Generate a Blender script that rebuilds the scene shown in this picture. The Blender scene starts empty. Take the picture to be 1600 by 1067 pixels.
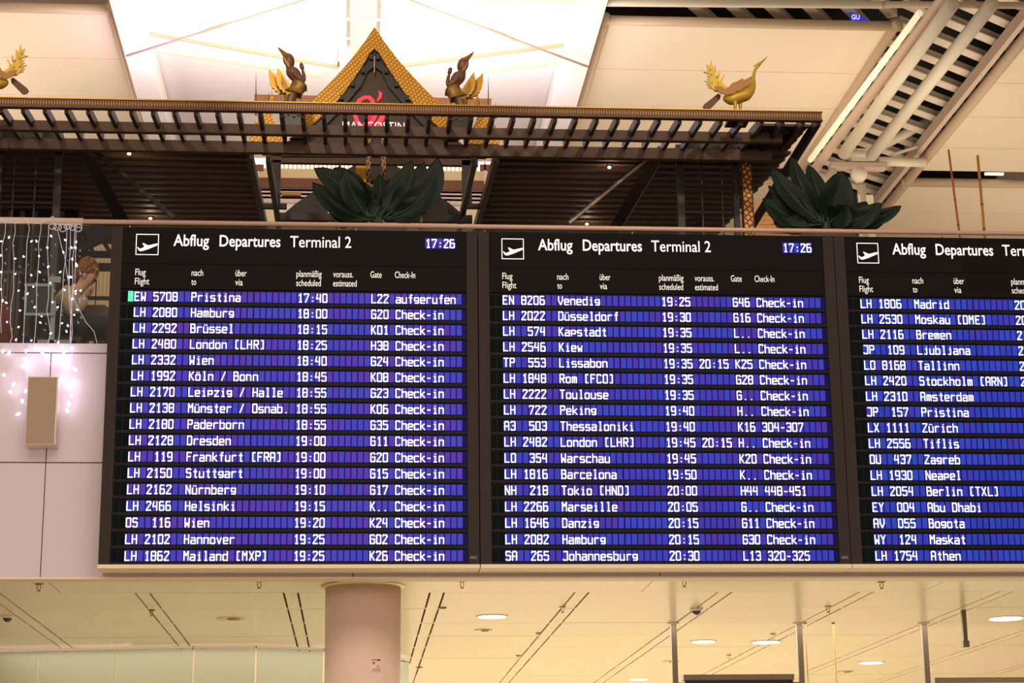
import bpy, bmesh, math, random
from mathutils import Vector, Matrix
random.seed(7)
S = bpy.context.scene
COL = S.collection
R = math.radians
PI = math.pi

# ------------------------------------------------------------------ camera
CAMZ = 1.65
FPX = 3074.94
PIT, YAW, ROL = R(14.6676), R(4.6450), R(-0.7012)
FW = Vector((math.sin(YAW)*math.cos(PIT), math.cos(YAW)*math.cos(PIT), math.sin(PIT)))
RT = Vector((math.cos(YAW), -math.sin(YAW), 0))
UP = RT.cross(FW)
RA = RT*math.cos(ROL) + UP*math.sin(ROL)
UA = -RT*math.sin(ROL) + UP*math.cos(ROL)
cam_d = bpy.data.cameras.new('camera')
cam_d.sensor_width = 36.0
cam_d.lens = FPX/1600*36
cam_d.clip_end = 300
cam = bpy.data.objects.new('camera', cam_d)
COL.objects.link(cam)
cam.matrix_world = Matrix(((RA.x, UA.x, -FW.x, 0), (RA.y, UA.y, -FW.y, 0), (RA.z, UA.z, -FW.z, CAMZ), (0, 0, 0, 1)))
S.camera = cam

# ------------------------------------------------------------------ world, exposure
S.view_settings.view_transform = 'Standard'
S.view_settings.look = 'None'
S.view_settings.exposure = 0.0
S.view_settings.gamma = 1.0
S.view_settings.use_curve_mapping = False
W = bpy.data.worlds.new('hall_air')
S.world = W
W.use_nodes = True
bg = W.node_tree.nodes['Background']
bg.inputs[0].default_value = (1.0, 0.80, 0.60, 1)
bg.inputs[1].default_value = 0.42

def area(name, loc, size, power, color, rot=(0, 0, 0)):
    d = bpy.data.lights.new(name, 'AREA')
    d.shape = 'RECTANGLE'; d.size, d.size_y = size
    d.energy = power; d.color = color
    o = bpy.data.objects.new(name, d)
    o.location = loc; o.rotation_euler = rot
    COL.objects.link(o); return o
# unseen fill lamps added above the viewer and over the pavilion roof, ground-floor downlighting
area('hall_fill_light', (2, 2, 13.0), (16, 8), 2300, (1, .82, .64))  # added overhead fill for the board fronts and fascia wall
area('ground_floor_light', (2, 21.5, 3.905), (12, 4), 620, (1, .93, .80))
area('ground_floor_rear_light', (3, 27.5, 3.905), (14, 5), 1100, (1, .95, .82))
UPR = (PI, 0, 0)
area('front_fill_light', (-1, 3, 5.6), (12, 2), 380, (1, .84, .80), (R(82), 0, 0))  # unseen fill added to brighten the column and fascia from the front
area('centre_roof_fill', (0.1, 26.0, 11.2), (5.0, 5.0), 440, (1, .90, .80), UPR)  # hidden upward fills added to brighten the roof panels
area('left_roof_fill', (-7.5, 29.0, 10.9), (5, 6), 190, (1, .84, .70), UPR)
area('right_roof_fill', (7.8, 29.0, 10.2), (7, 7), 220, (1, .82, .62), UPR)
area('far_right_roof_fill', (14, 34, 9.2), (6, 7), 170, (1, .82, .62), UPR)
def spot(name, loc, target, power, color, ang=30, rad=.15):
    d = bpy.data.lights.new(name, 'SPOT'); d.energy = power; d.color = color; d.spot_size = R(ang); d.spot_blend = .6; d.shadow_soft_size = rad
    o = bpy.data.objects.new(name, d); o.location = loc
    o.rotation_euler = (Vector(target)-Vector(loc)).to_track_quat('-Z', 'Y').to_euler(); COL.objects.link(o); return o
spot('gable_fill_spot', (-1.5, 12, 12.6), (.2, 21, 10.3), 900, (1, .84, .62), 26)  # unseen spot added to brighten the gold gable front
spot('eave_fill_spot', (4.5, 12, 12.4), (3.6, 20.2, 9.8), 620, (1, .86, .62), 30)  # unseen spots added to brighten the eave band and birds
spot('eave_fill_spot', (-4.5, 12, 12.4), (-3.4, 20.2, 9.8), 500, (1, .86, .62), 26)
def point(name, loc, power, color, rad=.1):
    d = bpy.data.lights.new(name, 'POINT'); d.energy = power; d.color = color; d.shadow_soft_size = rad
    o = bpy.data.objects.new(name, d); o.location = loc; COL.objects.link(o); return o
point('violet_fill_light', (-3.0, 27.6, 12.6), 40, (.75, .45, 1), .3)  # unseen violet points added to tint the centre roof sides
point('violet_fill_light', (2.3, 28.9, 12.4), 30, (.75, .50, 1), .3)

# ------------------------------------------------------------------ helpers
def ray(px, py):
    return RA*(px-800) - UA*(py-533.5) + FW*FPX
def aty(px, py, Y):
    v = ray(px, py); v = v*(Y/v.y); return Vector((v.x, v.y, v.z+CAMZ))
def atz(px, py, z):
    v = ray(px, py); v = v*((z-CAMZ)/v.z); return Vector((v.x, v.y, z))

def srgb(r, g, b):
    def f(c):
        c /= 255
        return c/12.92 if c <= .04045 else ((c+.055)/1.055)**2.4
    return (f(r), f(g), f(b), 1)
MATS = {}
def mat(name, col, rough=.5, metal=0, emit=None, es=1, noise=0, nscale=20, bump=0, coat=0, spec=.5):
    m = bpy.data.materials.new(name); m.use_nodes = True
    nt = m.node_tree; b = nt.nodes['Principled BSDF']
    b.inputs['Base Color'].default_value = srgb(*col)
    b.inputs['Roughness'].default_value = rough
    b.inputs['Metallic'].default_value = metal
    b.inputs['Specular IOR Level'].default_value = spec
    if coat: b.inputs['Coat Weight'].default_value = coat
    if emit:
        b.inputs['Emission Color'].default_value = srgb(*emit)
        b.inputs['Emission Strength'].default_value = es
    if noise or bump:
        tc = nt.nodes.new('ShaderNodeTexCoord')
        n = nt.nodes.new('ShaderNodeTexNoise'); n.inputs['Scale'].default_value = nscale; n.inputs['Detail'].default_value = 4
        nt.links.new(tc.outputs['Object'], n.inputs['Vector'])
        if noise:
            mx = nt.nodes.new('ShaderNodeMixRGB'); mx.blend_type = 'MULTIPLY'; mx.inputs[0].default_value = noise
            mx.inputs[1].default_value = srgb(*col)
            nt.links.new(n.outputs['Fac'], mx.inputs[2]); nt.links.new(mx.outputs[0], b.inputs['Base Color'])
        if bump:
            bp = nt.nodes.new('ShaderNodeBump'); bp.inputs['Strength'].default_value = bump; bp.inputs['Distance'].default_value = .01
            nt.links.new(n.outputs['Fac'], bp.inputs['Height']); nt.links.new(bp.outputs[0], b.inputs['Normal'])
    MATS[name] = m; return m

M_ceil = mat('ceiling_enamel', (240, 226, 196), .22, noise=.06, nscale=1.5)
M_void = mat('ceiling_void', (40, 30, 22), .9)
M_floor = mat('polished_stone', (196, 184, 165), .25, noise=.15, nscale=2)
M_wall = mat('fascia_enamel', (204, 190, 196), .45, noise=.05, nscale=2)
M_column = mat('column_plaster', (228, 202, 188), .6, noise=.08, nscale=2)
M_sage = mat('sage_glass', (128, 126, 100), .35, noise=.06)
M_board = mat('board_frame', (54, 47, 43), .7, spec=.15, noise=.15, nscale=60)
M_black = mat('board_face', (14, 11, 9), .6, spec=.1)
M_tray = mat('board_tray', (226, 208, 178), .5)
M_row = mat('row_strip', (14, 11, 10), .6, spec=.2)
M_under = mat('cell_glow_backing', (8, 5, 30), .6, emit=(10, 6, 62), es=1, spec=.1)  # faint blue emission imitates cell glow spilling into the gaps
M_dead = mat('unlit_cell', (6, 16, 20), .6, spec=.05)
M_green = mat('green_cell', (60, 220, 160), .4, emit=(62, 226, 164), es=1)
M_lit = mat('lit_lettering', (250, 250, 250), .5, emit=(250, 252, 255), es=1.1)
M_print = mat('white_lettering', (240, 238, 236), .5, emit=(236, 234, 230), es=.85)
M_print2 = mat('small_white_lettering', (220, 218, 214), .5, emit=(206, 203, 198), es=.85)
M_mark = mat('grey_mark', (130, 124, 116), .5, emit=(110, 104, 96), es=.6)
M_rail = mat('rail_steel', (222, 178, 160), .4, metal=.15)
M_steelw = mat('white_steel', (238, 226, 204), .4)
M_steelp = mat('pinkish_steel', (214, 190, 172), .45)
M_hall = mat('roof_panel', (244, 226, 200), .6, noise=.03, nscale=.6)
M_hall_c = mat('centre_roof_panel', (250, 242, 236), .6, noise=.03, nscale=.6)
M_frame = mat('roof_frame', (206, 180, 152), .45)
M_dark = mat('dark_glazing', (34, 32, 30), .6, spec=.2)
M_dwood = mat('dark_stained_wood', (52, 38, 31), .5, noise=.35, nscale=14, bump=.15)
M_dwood2 = mat('dark_soffit_wood', (112, 86, 70), .6, noise=.4, nscale=9, bump=.15)
M_iron = mat('dark_iron', (46, 40, 38), .5)
M_gold = mat('gold_leaf', (222, 164, 40), .38, metal=.35, noise=.25, nscale=30, bump=.2)
M_gold2 = mat('antique_gold', (186, 142, 62), .42, metal=.3, noise=.6, nscale=26, bump=.4)
M_bronze = mat('bronze_skin', (136, 96, 70), .4, metal=.15, noise=.3, nscale=20)
M_lgold = mat('bright_gold_paint', (226, 186, 60), .4, metal=.25, noise=.25, nscale=18)
M_ochre = mat('ochre_plywood', (196, 142, 84), .6)
M_brownp = mat('brown_paddle', (112, 66, 36), .5)
M_band = mat('band_brown', (96, 56, 26), .5)
M_bead = mat('band_bead', (176, 124, 66), .45, metal=.2)
M_red = mat('red_emblem', (226, 60, 76), .5, emit=(232, 50, 72), es=.85)
M_sgn = mat('sign_lettering', (240, 236, 236), .5, emit=(240, 236, 240), es=.9)
M_gbl = mat('gable_face', (92, 72, 62), .6, noise=.3, nscale=4)
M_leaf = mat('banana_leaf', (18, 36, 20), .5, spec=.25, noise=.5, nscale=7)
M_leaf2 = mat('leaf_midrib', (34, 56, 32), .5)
M_pot = mat('planter_clay', (120, 96, 78), .6, noise=.2)
M_soil = mat('planter_soil', (48, 36, 26), .9, noise=.5, nscale=40, bump=.5)
M_bamboo = mat('bamboo_cane', (196, 132, 36), .45, noise=.35, nscale=12)
M_bamboo2 = mat('reddish_bamboo_cane', (186, 96, 42), .45, noise=.35, nscale=12)
M_lampbox = mat('box_grille', (168, 146, 122), .7, noise=.3, nscale=160, bump=.2)
M_boxside = mat('box_body', (226, 206, 196), .5)
M_wire = mat('clear_wire', (206, 200, 214), .35, emit=(150, 140, 170), es=.12)
M_bulb = mat('led_bulb', (255, 255, 255), .3, emit=(240, 236, 255), es=5.5)
M_lamp = mat('warm_lamp', (255, 240, 210), .3, emit=(255, 226, 180), es=7)
M_down = mat('downlight_lens', (255, 255, 250), .3, emit=(255, 250, 240), es=3)
M_ring = mat('downlight_ring', (226, 206, 160), .3, metal=.2)
M_brass = mat('brass_fitting', (150, 112, 66), .35, metal=.6)
M_dome = mat('camera_dome', (60, 50, 44), .1)
M_skin = mat('skin', (222, 164, 138), .55)
M_hair = mat('ginger_hair', (176, 116, 48), .7, noise=.5, nscale=60, bump=.8)
M_knit = mat('cream_knit', (206, 184, 160), .8, noise=.2, nscale=60, bump=.3)
M_trou = mat('dark_cloth', (44, 42, 50), .8)
M_table = mat('table_veneer', (92, 62, 48), .45, noise=.3, nscale=8)
M_signf = mat('pale_blue_frame', (168, 176, 188), .4)
M_corr = mat('corrugated_cream', (226, 206, 160), .5)
M_deepred = mat('red_cloth', (120, 52, 44), .8)
M_beige = mat('hanging_sign_trim', (112, 98, 82), .45)
M_sblack = mat('sign_face_black', (30, 26, 24), .4)
M_swhite = mat('lit_sign_face', (210, 222, 200), .4, emit=(206, 220, 196), es=.75)
M_grille = mat('duct_grille', (196, 186, 176), .5)
M_tube = mat('fluorescent_tube', (255, 244, 214), .4, emit=(255, 240, 200), es=.55)
M_stripl = mat('strip_light', (255, 240, 225), .4, emit=(255, 232, 214), es=1.4)
M_blue = mat('blue_sign', (40, 40, 190), .4, emit=(40, 44, 190), es=.8)
M_orn = mat('ornament_ground', (84, 46, 22), .5)
M_yellowc = mat('yellow_cord', (206, 170, 96), .5)

# clear glass for the balustrade
def glass_mat():
    m = bpy.data.materials.new('balustrade_glass'); m.use_nodes = True
    nt = m.node_tree; nt.nodes.clear()
    o = nt.nodes.new('ShaderNodeOutputMaterial'); t = nt.nodes.new('ShaderNodeBsdfTransparent')
    t.inputs[0].default_value = (.90, .93, .90, 1)
    g = nt.nodes.new('ShaderNodeBsdfGlossy'); g.inputs['Roughness'].default_value = .03
    fr = nt.nodes.new('ShaderNodeFresnel'); fr.inputs[0].default_value = 1.45
    mx = nt.nodes.new('ShaderNodeMixShader')
    nt.links.new(fr.outputs[0], mx.inputs[0]); nt.links.new(t.outputs[0], mx.inputs[1]); nt.links.new(g.outputs[0], mx.inputs[2])
    nt.links.new(mx.outputs[0], o.inputs[0]); return m
M_glass = glass_mat()

# cells: blue to violet, colour stored on the faces
def cell_mat():
    m = bpy.data.materials.new('lit_cell'); m.use_nodes = True
    nt = m.node_tree; b = nt.nodes['Principled BSDF']
    a = nt.nodes.new('ShaderNodeAttribute'); a.attribute_name = 'tint'
    b.inputs['Base Color'].default_value = srgb(20, 18, 60); nt.links.new(a.outputs['Color'], b.inputs['Emission Color'])
    b.inputs['Emission Strength'].default_value = .76; b.inputs['Roughness'].default_value = .5
    b.inputs['Specular IOR Level'].default_value = .2
    return m
M_cell = cell_mat()

# gold with a brown diamond print
def pattern_mat(name, base, ink, sx, sy, rot=PI/4, mort=.09):
    m = bpy.data.materials.new(name); m.use_nodes = True
    nt = m.node_tree; b = nt.nodes['Principled BSDF']
    tc = nt.nodes.new('ShaderNodeTexCoord'); mp = nt.nodes.new('ShaderNodeMapping')
    mp.inputs['Rotation'].default_value = (PI/2, 0, 0)
    mp2 = nt.nodes.new('ShaderNodeMapping'); mp2.inputs['Rotation'].default_value = (0, 0, rot); mp2.inputs['Scale'].default_value = (sx, sy, 1)
    br = nt.nodes.new('ShaderNodeTexBrick'); br.offset = .5
    br.inputs['Color1'].default_value = srgb(*base); br.inputs['Color2'].default_value = srgb(*[min(255, int(c*1.06)) for c in base])
    br.inputs['Mortar'].default_value = srgb(*ink); br.inputs['Scale'].default_value = 1
    br.inputs['Mortar Size'].default_value = mort; br.inputs['Brick Width'].default_value = 1; br.inputs['Row Height'].default_value = 1
    nt.links.new(tc.outputs['Object'], mp.inputs[0]); nt.links.new(mp.outputs[0], mp2.inputs[0]); nt.links.new(mp2.outputs[0], br.inputs['Vector'])
    nt.links.new(br.outputs['Color'], b.inputs['Base Color'])
    b.inputs['Roughness'].default_value = .42; b.inputs['Metallic'].default_value = .25
    return m
M_goldp = pattern_mat('gold_diamond_print', (226, 164, 34), (128, 72, 14), 24, 24, PI/4, .1)
M_floral = pattern_mat('floral_gold_print', (226, 160, 56), (96, 48, 18), 17, 17, PI/4, .16)
M_lattice = pattern_mat('gold_lattice_print', (60, 34, 18), (176, 128, 60), 30, 14, PI/4, .12)

class MB:
    def __init__(s): s.v = []; s.f = []; s.c = []
    def box(s, x0, x1, y0, y1, z0, z1):
        n = len(s.v)
        s.v += [(x0, y0, z0), (x1, y0, z0), (x1, y1, z0), (x0, y1, z0), (x0, y0, z1), (x1, y0, z1), (x1, y1, z1), (x0, y1, z1)]
        s.f += [(n, n+3, n+2, n+1), (n+4, n+5, n+6, n+7), (n, n+1, n+5, n+4), (n+1, n+2, n+6, n+5), (n+2, n+3, n+7, n+6), (n+3, n, n+4, n+7)]
        return s
    def bar(s, a, b, w, h, up=(0, 0, 1)):
        a = Vector(a); b = Vector(b); d = (b-a).normalized(); u = Vector(up)
        r = d.cross(u)
        if r.length < 1e-4: r = d.cross(Vector((0, 1, 0)))
        r.normalize(); u = r.cross(d).normalized()
        n = len(s.v)
        for p in (a, b):
            for i, j in ((-1, -1), (1, -1), (1, 1), (-1, 1)):
                s.v.append(tuple(p+r*(w/2*i)+u*(h/2*j)))
        s.f += [(n, n+1, n+2, n+3), (n+7, n+6, n+5, n+4)]
        for i in range(4):
            j = (i+1) % 4; s.f.append((n+i, n+4+i, n+4+j, n+j))
        return s
    def tube(s, pts, r, seg=8, caps=True):
        pts = [Vector(p) for p in pts]; rs = r if isinstance(r, (list, tuple)) else [r]*len(pts)
        n = len(s.v); prev = None
        for i, p in enumerate(pts):
            d = (pts[min(i+1, len(pts)-1)]-pts[max(i-1, 0)]).normalized()
            if prev is None:
                a = Vector((0, 0, 1)) if abs(d.z) < .9 else Vector((1, 0, 0))
                u = d.cross(a).normalized()
            else:
                u = (prev-d*prev.dot(d)).normalized()
            prev = u; w = d.cross(u)
            for k in range(seg):
                t = 2*PI*k/seg; s.v.append(tuple(p+(u*math.cos(t)+w*math.sin(t))*rs[i]))
        for i in range(len(pts)-1):
            for k in range(seg):
                k2 = (k+1) % seg
                s.f.append((n+i*seg+k, n+i*seg+k2, n+(i+1)*seg+k2, n+(i+1)*seg+k))
        if caps:
            s.f.append(tuple(n+k for k in reversed(range(seg)))); s.f.append(tuple(n+(len(pts)-1)*seg+k for k in range(seg)))
        return s
    def lathe(s, prof, c, seg=20, axis='z'):
        n = len(s.v); c = Vector(c)
        for r, h in prof:
            for k in range(seg):
                t = 2*PI*k/seg
                p = (r*math.cos(t), r*math.sin(t), h) if axis == 'z' else (r*math.cos(t), h, r*math.sin(t))
                s.v.append(tuple(c+Vector(p)))
        for i in range(len(prof)-1):
            for k in range(seg):
                k2 = (k+1) % seg
                s.f.append((n+i*seg+k, n+i*seg+k2, n+(i+1)*seg+k2, n+(i+1)*seg+k))
        s.f.append(tuple(n+k for k in reversed(range(seg)))); s.f.append(tuple(n+(len(prof)-1)*seg+k for k in range(seg)))
        return s
    def prism(s, pts, off):
        """polygon in 3-D pushed along the vector off"""
        pts = [Vector(p) for p in pts]; off = Vector(off); n = len(s.v); m = len(pts)
        s.v += [tuple(p) for p in pts]+[tuple(p+off) for p in pts]
        s.f.append(tuple(range(n, n+m))); s.f.append(tuple(reversed(range(n+m, n+2*m))))
        for i in range(m):
            j = (i+1) % m; s.f.append((n+i, n+m+i, n+m+j, n+j))
        return s
    def build(s, name, m, parent=None, smooth=False, loc=None):
        me = bpy.data.meshes.new(name); 
        me.from_pydata(s.v, [], s.f); me.materials.append(m)
        b = bmesh.new(); b.from_mesh(me); bmesh.ops.recalc_face_normals(b, faces=b.faces); b.to_mesh(me); b.free()
        if smooth: me.shade_smooth()
        o = bpy.data.objects.new(name, me); COL.objects.link(o)
        if loc is not None:
            o.location = loc
        if parent is not None:
            o.parent = parent
            if loc is None: o.matrix_parent_inverse = MPI(parent)
        return o

def MPI(p):
    """parents here only ever carry a location, so undo the summed location"""
    t = Vector((0, 0, 0)); q = p
    while q is not None:
        t += q.location; t += q.matrix_parent_inverse.translation if q.parent else Vector((0, 0, 0)); q = q.parent
    return Matrix.Translation(-t)

def tag(o, label=None, cat=None, group=None, kind=None):
    if label: o['label'] = label
    if cat: o['category'] = cat
    if group: o['group'] = group
    if kind: o['kind'] = kind
    return o
def empty(name, loc, label=None, cat=None, group=None, kind=None):
    o = bpy.data.objects.new(name, None); o.empty_display_size = .1; o.location = loc; COL.objects.link(o)
    return tag(o, label, cat, group, kind)

def text_mesh(s, width=None, height=None, ext=.002, weight=0.0):
    c = bpy.data.curves.new('t', 'FONT'); c.body = s; c.size = 1; c.resolution_u = 3; c.offset = weight
    o = bpy.data.objects.new('t', c); COL.objects.link(o)
    dg = bpy.context.evaluated_depsgraph_get(); dg.update()
    me = bpy.data.meshes.new_from_object(o.evaluated_get(dg))
    bpy.data.objects.remove(o); bpy.data.curves.remove(c)
    xs = [v.co.x for v in me.vertices]; x0, x1 = min(xs), max(xs)
    return me, x0, x1
CAPH = .729
_cap = text_mesh('H')[0]; CAPH = max(v.co.y for v in _cap.vertices)
def add_text(mb, s, x, z, y, cap, width=None, weight=0.0, ch_scale=.78):
    """text standing in the XZ plane at depth y, baseline z, left edge x"""
    me, x0, x1 = text_mesh(s, weight=weight)
    sc = cap/CAPH
    sx = width/(x1-x0) if width else sc*ch_scale
    n = len(mb.v)
    for v in me.vertices:
        mb.v.append((x+(v.co.x-x0)*sx, y, z+v.co.y*sc))
    for p in me.polygons: mb.f.append(tuple(n+i for i in p.vertices))
    bpy.data.meshes.remove(me)
    return x+(x1-x0)*sx

# ------------------------------------------------------------------ display glyphs (strokes on a 4 x 8 grid)
def rect(x0=0, y0=0, x1=4, y1=8, c=.6):
    return [(x0, y0+c), (x0, y1-c), (x0+c, y1), (x1-c, y1), (x1, y1-c), (x1, y0+c), (x1-c, y0), (x0+c, y0), (x0, y0+c)]
X = 5.3
GL = {
 '0': [rect()], '8': [rect(), [(0, 4.2), (4, 4.2)]],
 '1': [[(2.3, 0), (2.3, 8), (1, 6.5)], [(1.3, 0), (3.3, 0)]],
 '2': [[(0, 7), (.5, 8), (3.5, 8), (4, 7.3), (4, 6.3), (.2, .8), (0, 0), (4, 0)]],
 '3': [[(0, 7.2), (.5, 8), (3.5, 8), (4, 7.4), (4, 4.8), (3.5, 4.2), (1.5, 4.2)], [(3.5, 4.2), (4, 3.6), (4, .6), (3.4, 0), (.5, 0), (0, .9)]],
 '4': [[(.7, 8), (0, 4.4), (0, 3.5), (3.6, 3.5)], [(3.6, 8), (3.6, 0)]],
 '5': [[(4, 8), (0, 8), (0, 4.6), (3.4, 4.6), (4, 4), (4, .6), (3.4, 0), (.5, 0), (0, .8)]],
 '6': [[(3.6, 8), (.6, 8), (0, 7.4), (0, .6), (.6, 0), (3.4, 0), (4, .6), (4, 3.9), (3.4, 4.5), (0, 4.5)]],
 '7': [[(0, 7.2), (0, 8), (4, 8), (4, 7), (1.2, 0)]],
 '9': [[(.5, 0), (3.4, 0), (4, .6), (4, 7.4), (3.4, 8), (.6, 8), (0, 7.4), (0, 4.2), (.6, 3.6), (4, 3.6)]],
 'A': [[(0, 0), (0, 7.2), (.8, 8), (3.2, 8), (4, 7.2), (4, 0)], [(0, 3.6), (4, 3.6)]],
 'B': [[(0, 0), (0, 8), (3, 8), (3.7, 7.4), (3.7, 4.8), (3.2, 4.3), (0, 4.3)], [(3.2, 4.3), (4, 3.6), (4, .6), (3.4, 0), (0, 0)]],
 'C': [[(4, 7), (3.4, 8), (.6, 8), (0, 7.4), (0, .6), (.6, 0), (3.4, 0), (4, 1)]],
 'D': [[(0, 0), (0, 8), (3.2, 8), (4, 7.2), (4, .8), (3.2, 0), (0, 0)]],
 'E': [[(4, 8), (0, 8), (0, 0), (4, 0)], [(0, 4.2), (3, 4.2)]],
 'F': [[(4, 8), (0, 8), (0, 0)], [(0, 4.2), (3, 4.2)]],
 'G': [[(4, 7), (3.4, 8), (.6, 8), (0, 7.4), (0, .6), (.6, 0), (3.4, 0), (4, .6), (4, 4.2), (1.8, 4.2)]],
 'H': [[(0, 0), (0, 8)], [(4, 0), (4, 8)], [(0, 4.1), (4, 4.1)]],
 'I': [[(2, 0), (2, 8)]], 'J': [[(.5, 8), (4, 8), (4, .6), (3.4, 0), (.4, 0), (0, .8)]],
 'K': [[(0, 0), (0, 8)], [(3.8, 8), (1, 4.4), (4, 0)], [(0, 4.2), (1, 4.4)]],
 'L': [[(0, 8), (0, 0), (4, 0)]],
 'M': [[(0, 0), (0, 8), (2, 4.6), (4, 8), (4, 0)]],
 'N': [[(0, 0), (0, 8), (4, 0), (4, 8)]], 'O': [rect()],
 'P': [[(0, 0), (0, 8), (3.4, 8), (4, 7.4), (4, 4.6), (3.4, 4), (0, 4)]],
 'Q': [rect(), [(2.4, 1.6), (4, 0)]],
 'R': [[(0, 0), (0, 8), (3.4, 8), (4, 7.4), (4, 4.6), (3.4, 4), (0, 4)], [(1.8, 4), (4, 0)]],
 'S': [[(4, 7.2), (3.4, 8), (.6, 8), (0, 7.4), (0, 4.8), (.6, 4.3), (3.4, 4.3), (4, 3.7), (4, .6), (3.4, 0), (.6, 0), (0, .8)]],
 'T': [[(0, 8), (4, 8)], [(2, 8), (2, 0)]],
 'U': [[(0, 8), (0, .6), (.6, 0), (3.4, 0), (4, .6), (4, 8)]],
 'V': [[(0, 8), (0, 4), (2, 0), (4, 4), (4, 8)]],
 'W': [[(0, 8), (.3, 0), (2, 3.6), (3.7, 0), (4, 8)]],
 'X': [[(0, 8), (4, 0)], [(4, 8), (0, 0)]],
 'Y': [[(0, 8), (2, 4.2), (4, 8)], [(2, 4.2), (2, 0)]],
 'Z': [[(0, 8), (4, 8), (4, 7.2), (0, .8), (0, 0), (4, 0)]],
 'a': [[(.3, X), (3.4, X), (4, X-.6), (4, 0), (.5, 0), (0, .5), (0, 2.3), (.5, 2.9), (4, 2.9)]],
 'b': [[(0, 8), (0, 0), (3.4, 0), (4, .6), (4, X-.6), (3.4, X), (0, X)]],
 'c': [[(4, X-.3), (3.6, X), (.6, X), (0, X-.6), (0, .6), (.6, 0), (3.6, 0), (4, .3)]],
 'd': [[(4, 8), (4, 0), (.6, 0), (0, .6), (0, X-.6), (.6, X), (4, X)]],
 'e': [[(3.9, 0), (.6, 0), (0, .6), (0, X-.6), (.6, X), (3.4, X), (4, X-.6), (4, 2.7), (0, 2.7)]],
 'f': [[(3.6, 8), (2.8, 8), (2.2, 7.2), (2.2, 0)], [(.9, X), (3.5, X)]],
 'g': [[(.6, 0), (3.4, 0), (4, .6), (4, X), (.6, X), (0, X-.6), (0, 2.8), (.6, 2.2), (4, 2.2)]],
 'h': [[(0, 8), (0, 0)], [(0, X), (3.4, X), (4, X-.6), (4, 0)]],
 'i': [[(2.2, 0), (2.2, X-.2), (1.2, X-.2)], [(1.2, 0), (3.2, 0)], [(2.1, 7.2), (2.3, 7.2)]],
 'j': [[(.8, 0), (2.4, 0), (2.9, .6), (2.9, X-.2), (1.8, X-.2)], [(2.8, 7.2), (3, 7.2)]],
 'k': [[(0, 8), (0, 0)], [(3.6, X), (.9, 2.9), (4, 0)], [(0, 2.9), (.9, 2.9)]],
 'l': [[(1.3, 8), (2.2, 8), (2.2, 0)], [(1.3, 0), (3.2, 0)]],
 'm': [[(0, 0), (0, X), (3.5, X), (4, X-.5), (4, 0)], [(2, X), (2, 0)]],
 'n': [[(0, 0), (0, X), (3.4, X), (4, X-.6), (4, 0)]],
 'o': [rect(0, 0, 4, X)],
 'p': [[(0, 0), (0, X), (3.4, X), (4, X-.6), (4, 2.6), (3.4, 2), (0, 2)]],
 'r': [[(.3, 0), (.3, X)], [(.3, X-.9), (1.4, X), (4, X)]],
 's': [[(3.9, X), (.6, X), (0, X-.6), (0, 3.4), (.5, 2.8), (3.5, 2.8), (4, 2.2), (4, .6), (3.4, 0), (.1, 0)]],
 't': [[(2.2, 7.4), (2.2, .6), (2.8, 0), (3.6, 0)], [(.9, X), (3.5, X)]],
 'u': [[(0, X), (0, .6), (.6, 0), (4, 0)], [(4, X), (4, 0)]],
 'v': [[(0, X), (2, 0), (4, X)]],
 'w': [[(0, X), (.6, 0), (2, 2.8), (3.4, 0), (4, X)]],
 'z': [[(0, X), (4, X), (0, 0), (4, 0)]],
 ':': [[(1.9, 4.6), (2.3, 4.6)], [(1.9, 1), (2.3, 1)]],
 '.': [[(1.9, 0), (2.3, 0)]], '-': [[(.8, 3.4), (3.2, 3.4)]], '/': [[(3.6, 8), (.4, 0)]],
 '(': [[(3.2, 8), (1.6, 8), (1.2, 7.4), (1.2, .6), (1.6, 0), (3.2, 0)]],
 ')': [[(.8, 8), (2.4, 8), (2.8, 7.4), (2.8, .6), (2.4, 0), (.8, 0)]],
}
GL['\u00fc'] = GL['u']+[[(.9, 7.3), (1.1, 7.3)], [(2.9, 7.3), (3.1, 7.3)]]
GL['\u00f6'] = GL['o']+[[(.9, 7.3), (1.1, 7.3)], [(2.9, 7.3), (3.1, 7.3)]]
def glyph(mb, ch, x, z, y, ux=.0085, uz=.0088, w=.0088):
    for pl in GL.get(ch, []):
        for (a, b), (c, d) in zip(pl, pl[1:]):
            p = Vector((x+w/2+a*ux, z+w/2+b*uz)); q = Vector((x+w/2+c*ux, z+w/2+d*uz)); t = (q-p)
            if t.length == 0: continue
            t.normalize(); nn = Vector((-t.y, t.x))*(w/2); e = t*(w*.40)
            n = len(mb.v)
            for r_ in (p-e-nn, q+e-nn, q+e+nn, p-e+nn): mb.v.append((r_.x, y, r_.y))
            mb.f.append((n, n+1, n+2, n+3))

# ------------------------------------------------------------------ setting: floors
gf = MB().box(-22, 34, -14, 46, -.2, 0).build('floor', M_floor); tag(gf, 'pale polished stone floor of the ground level', kind='structure')
ZC = 3.92
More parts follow.
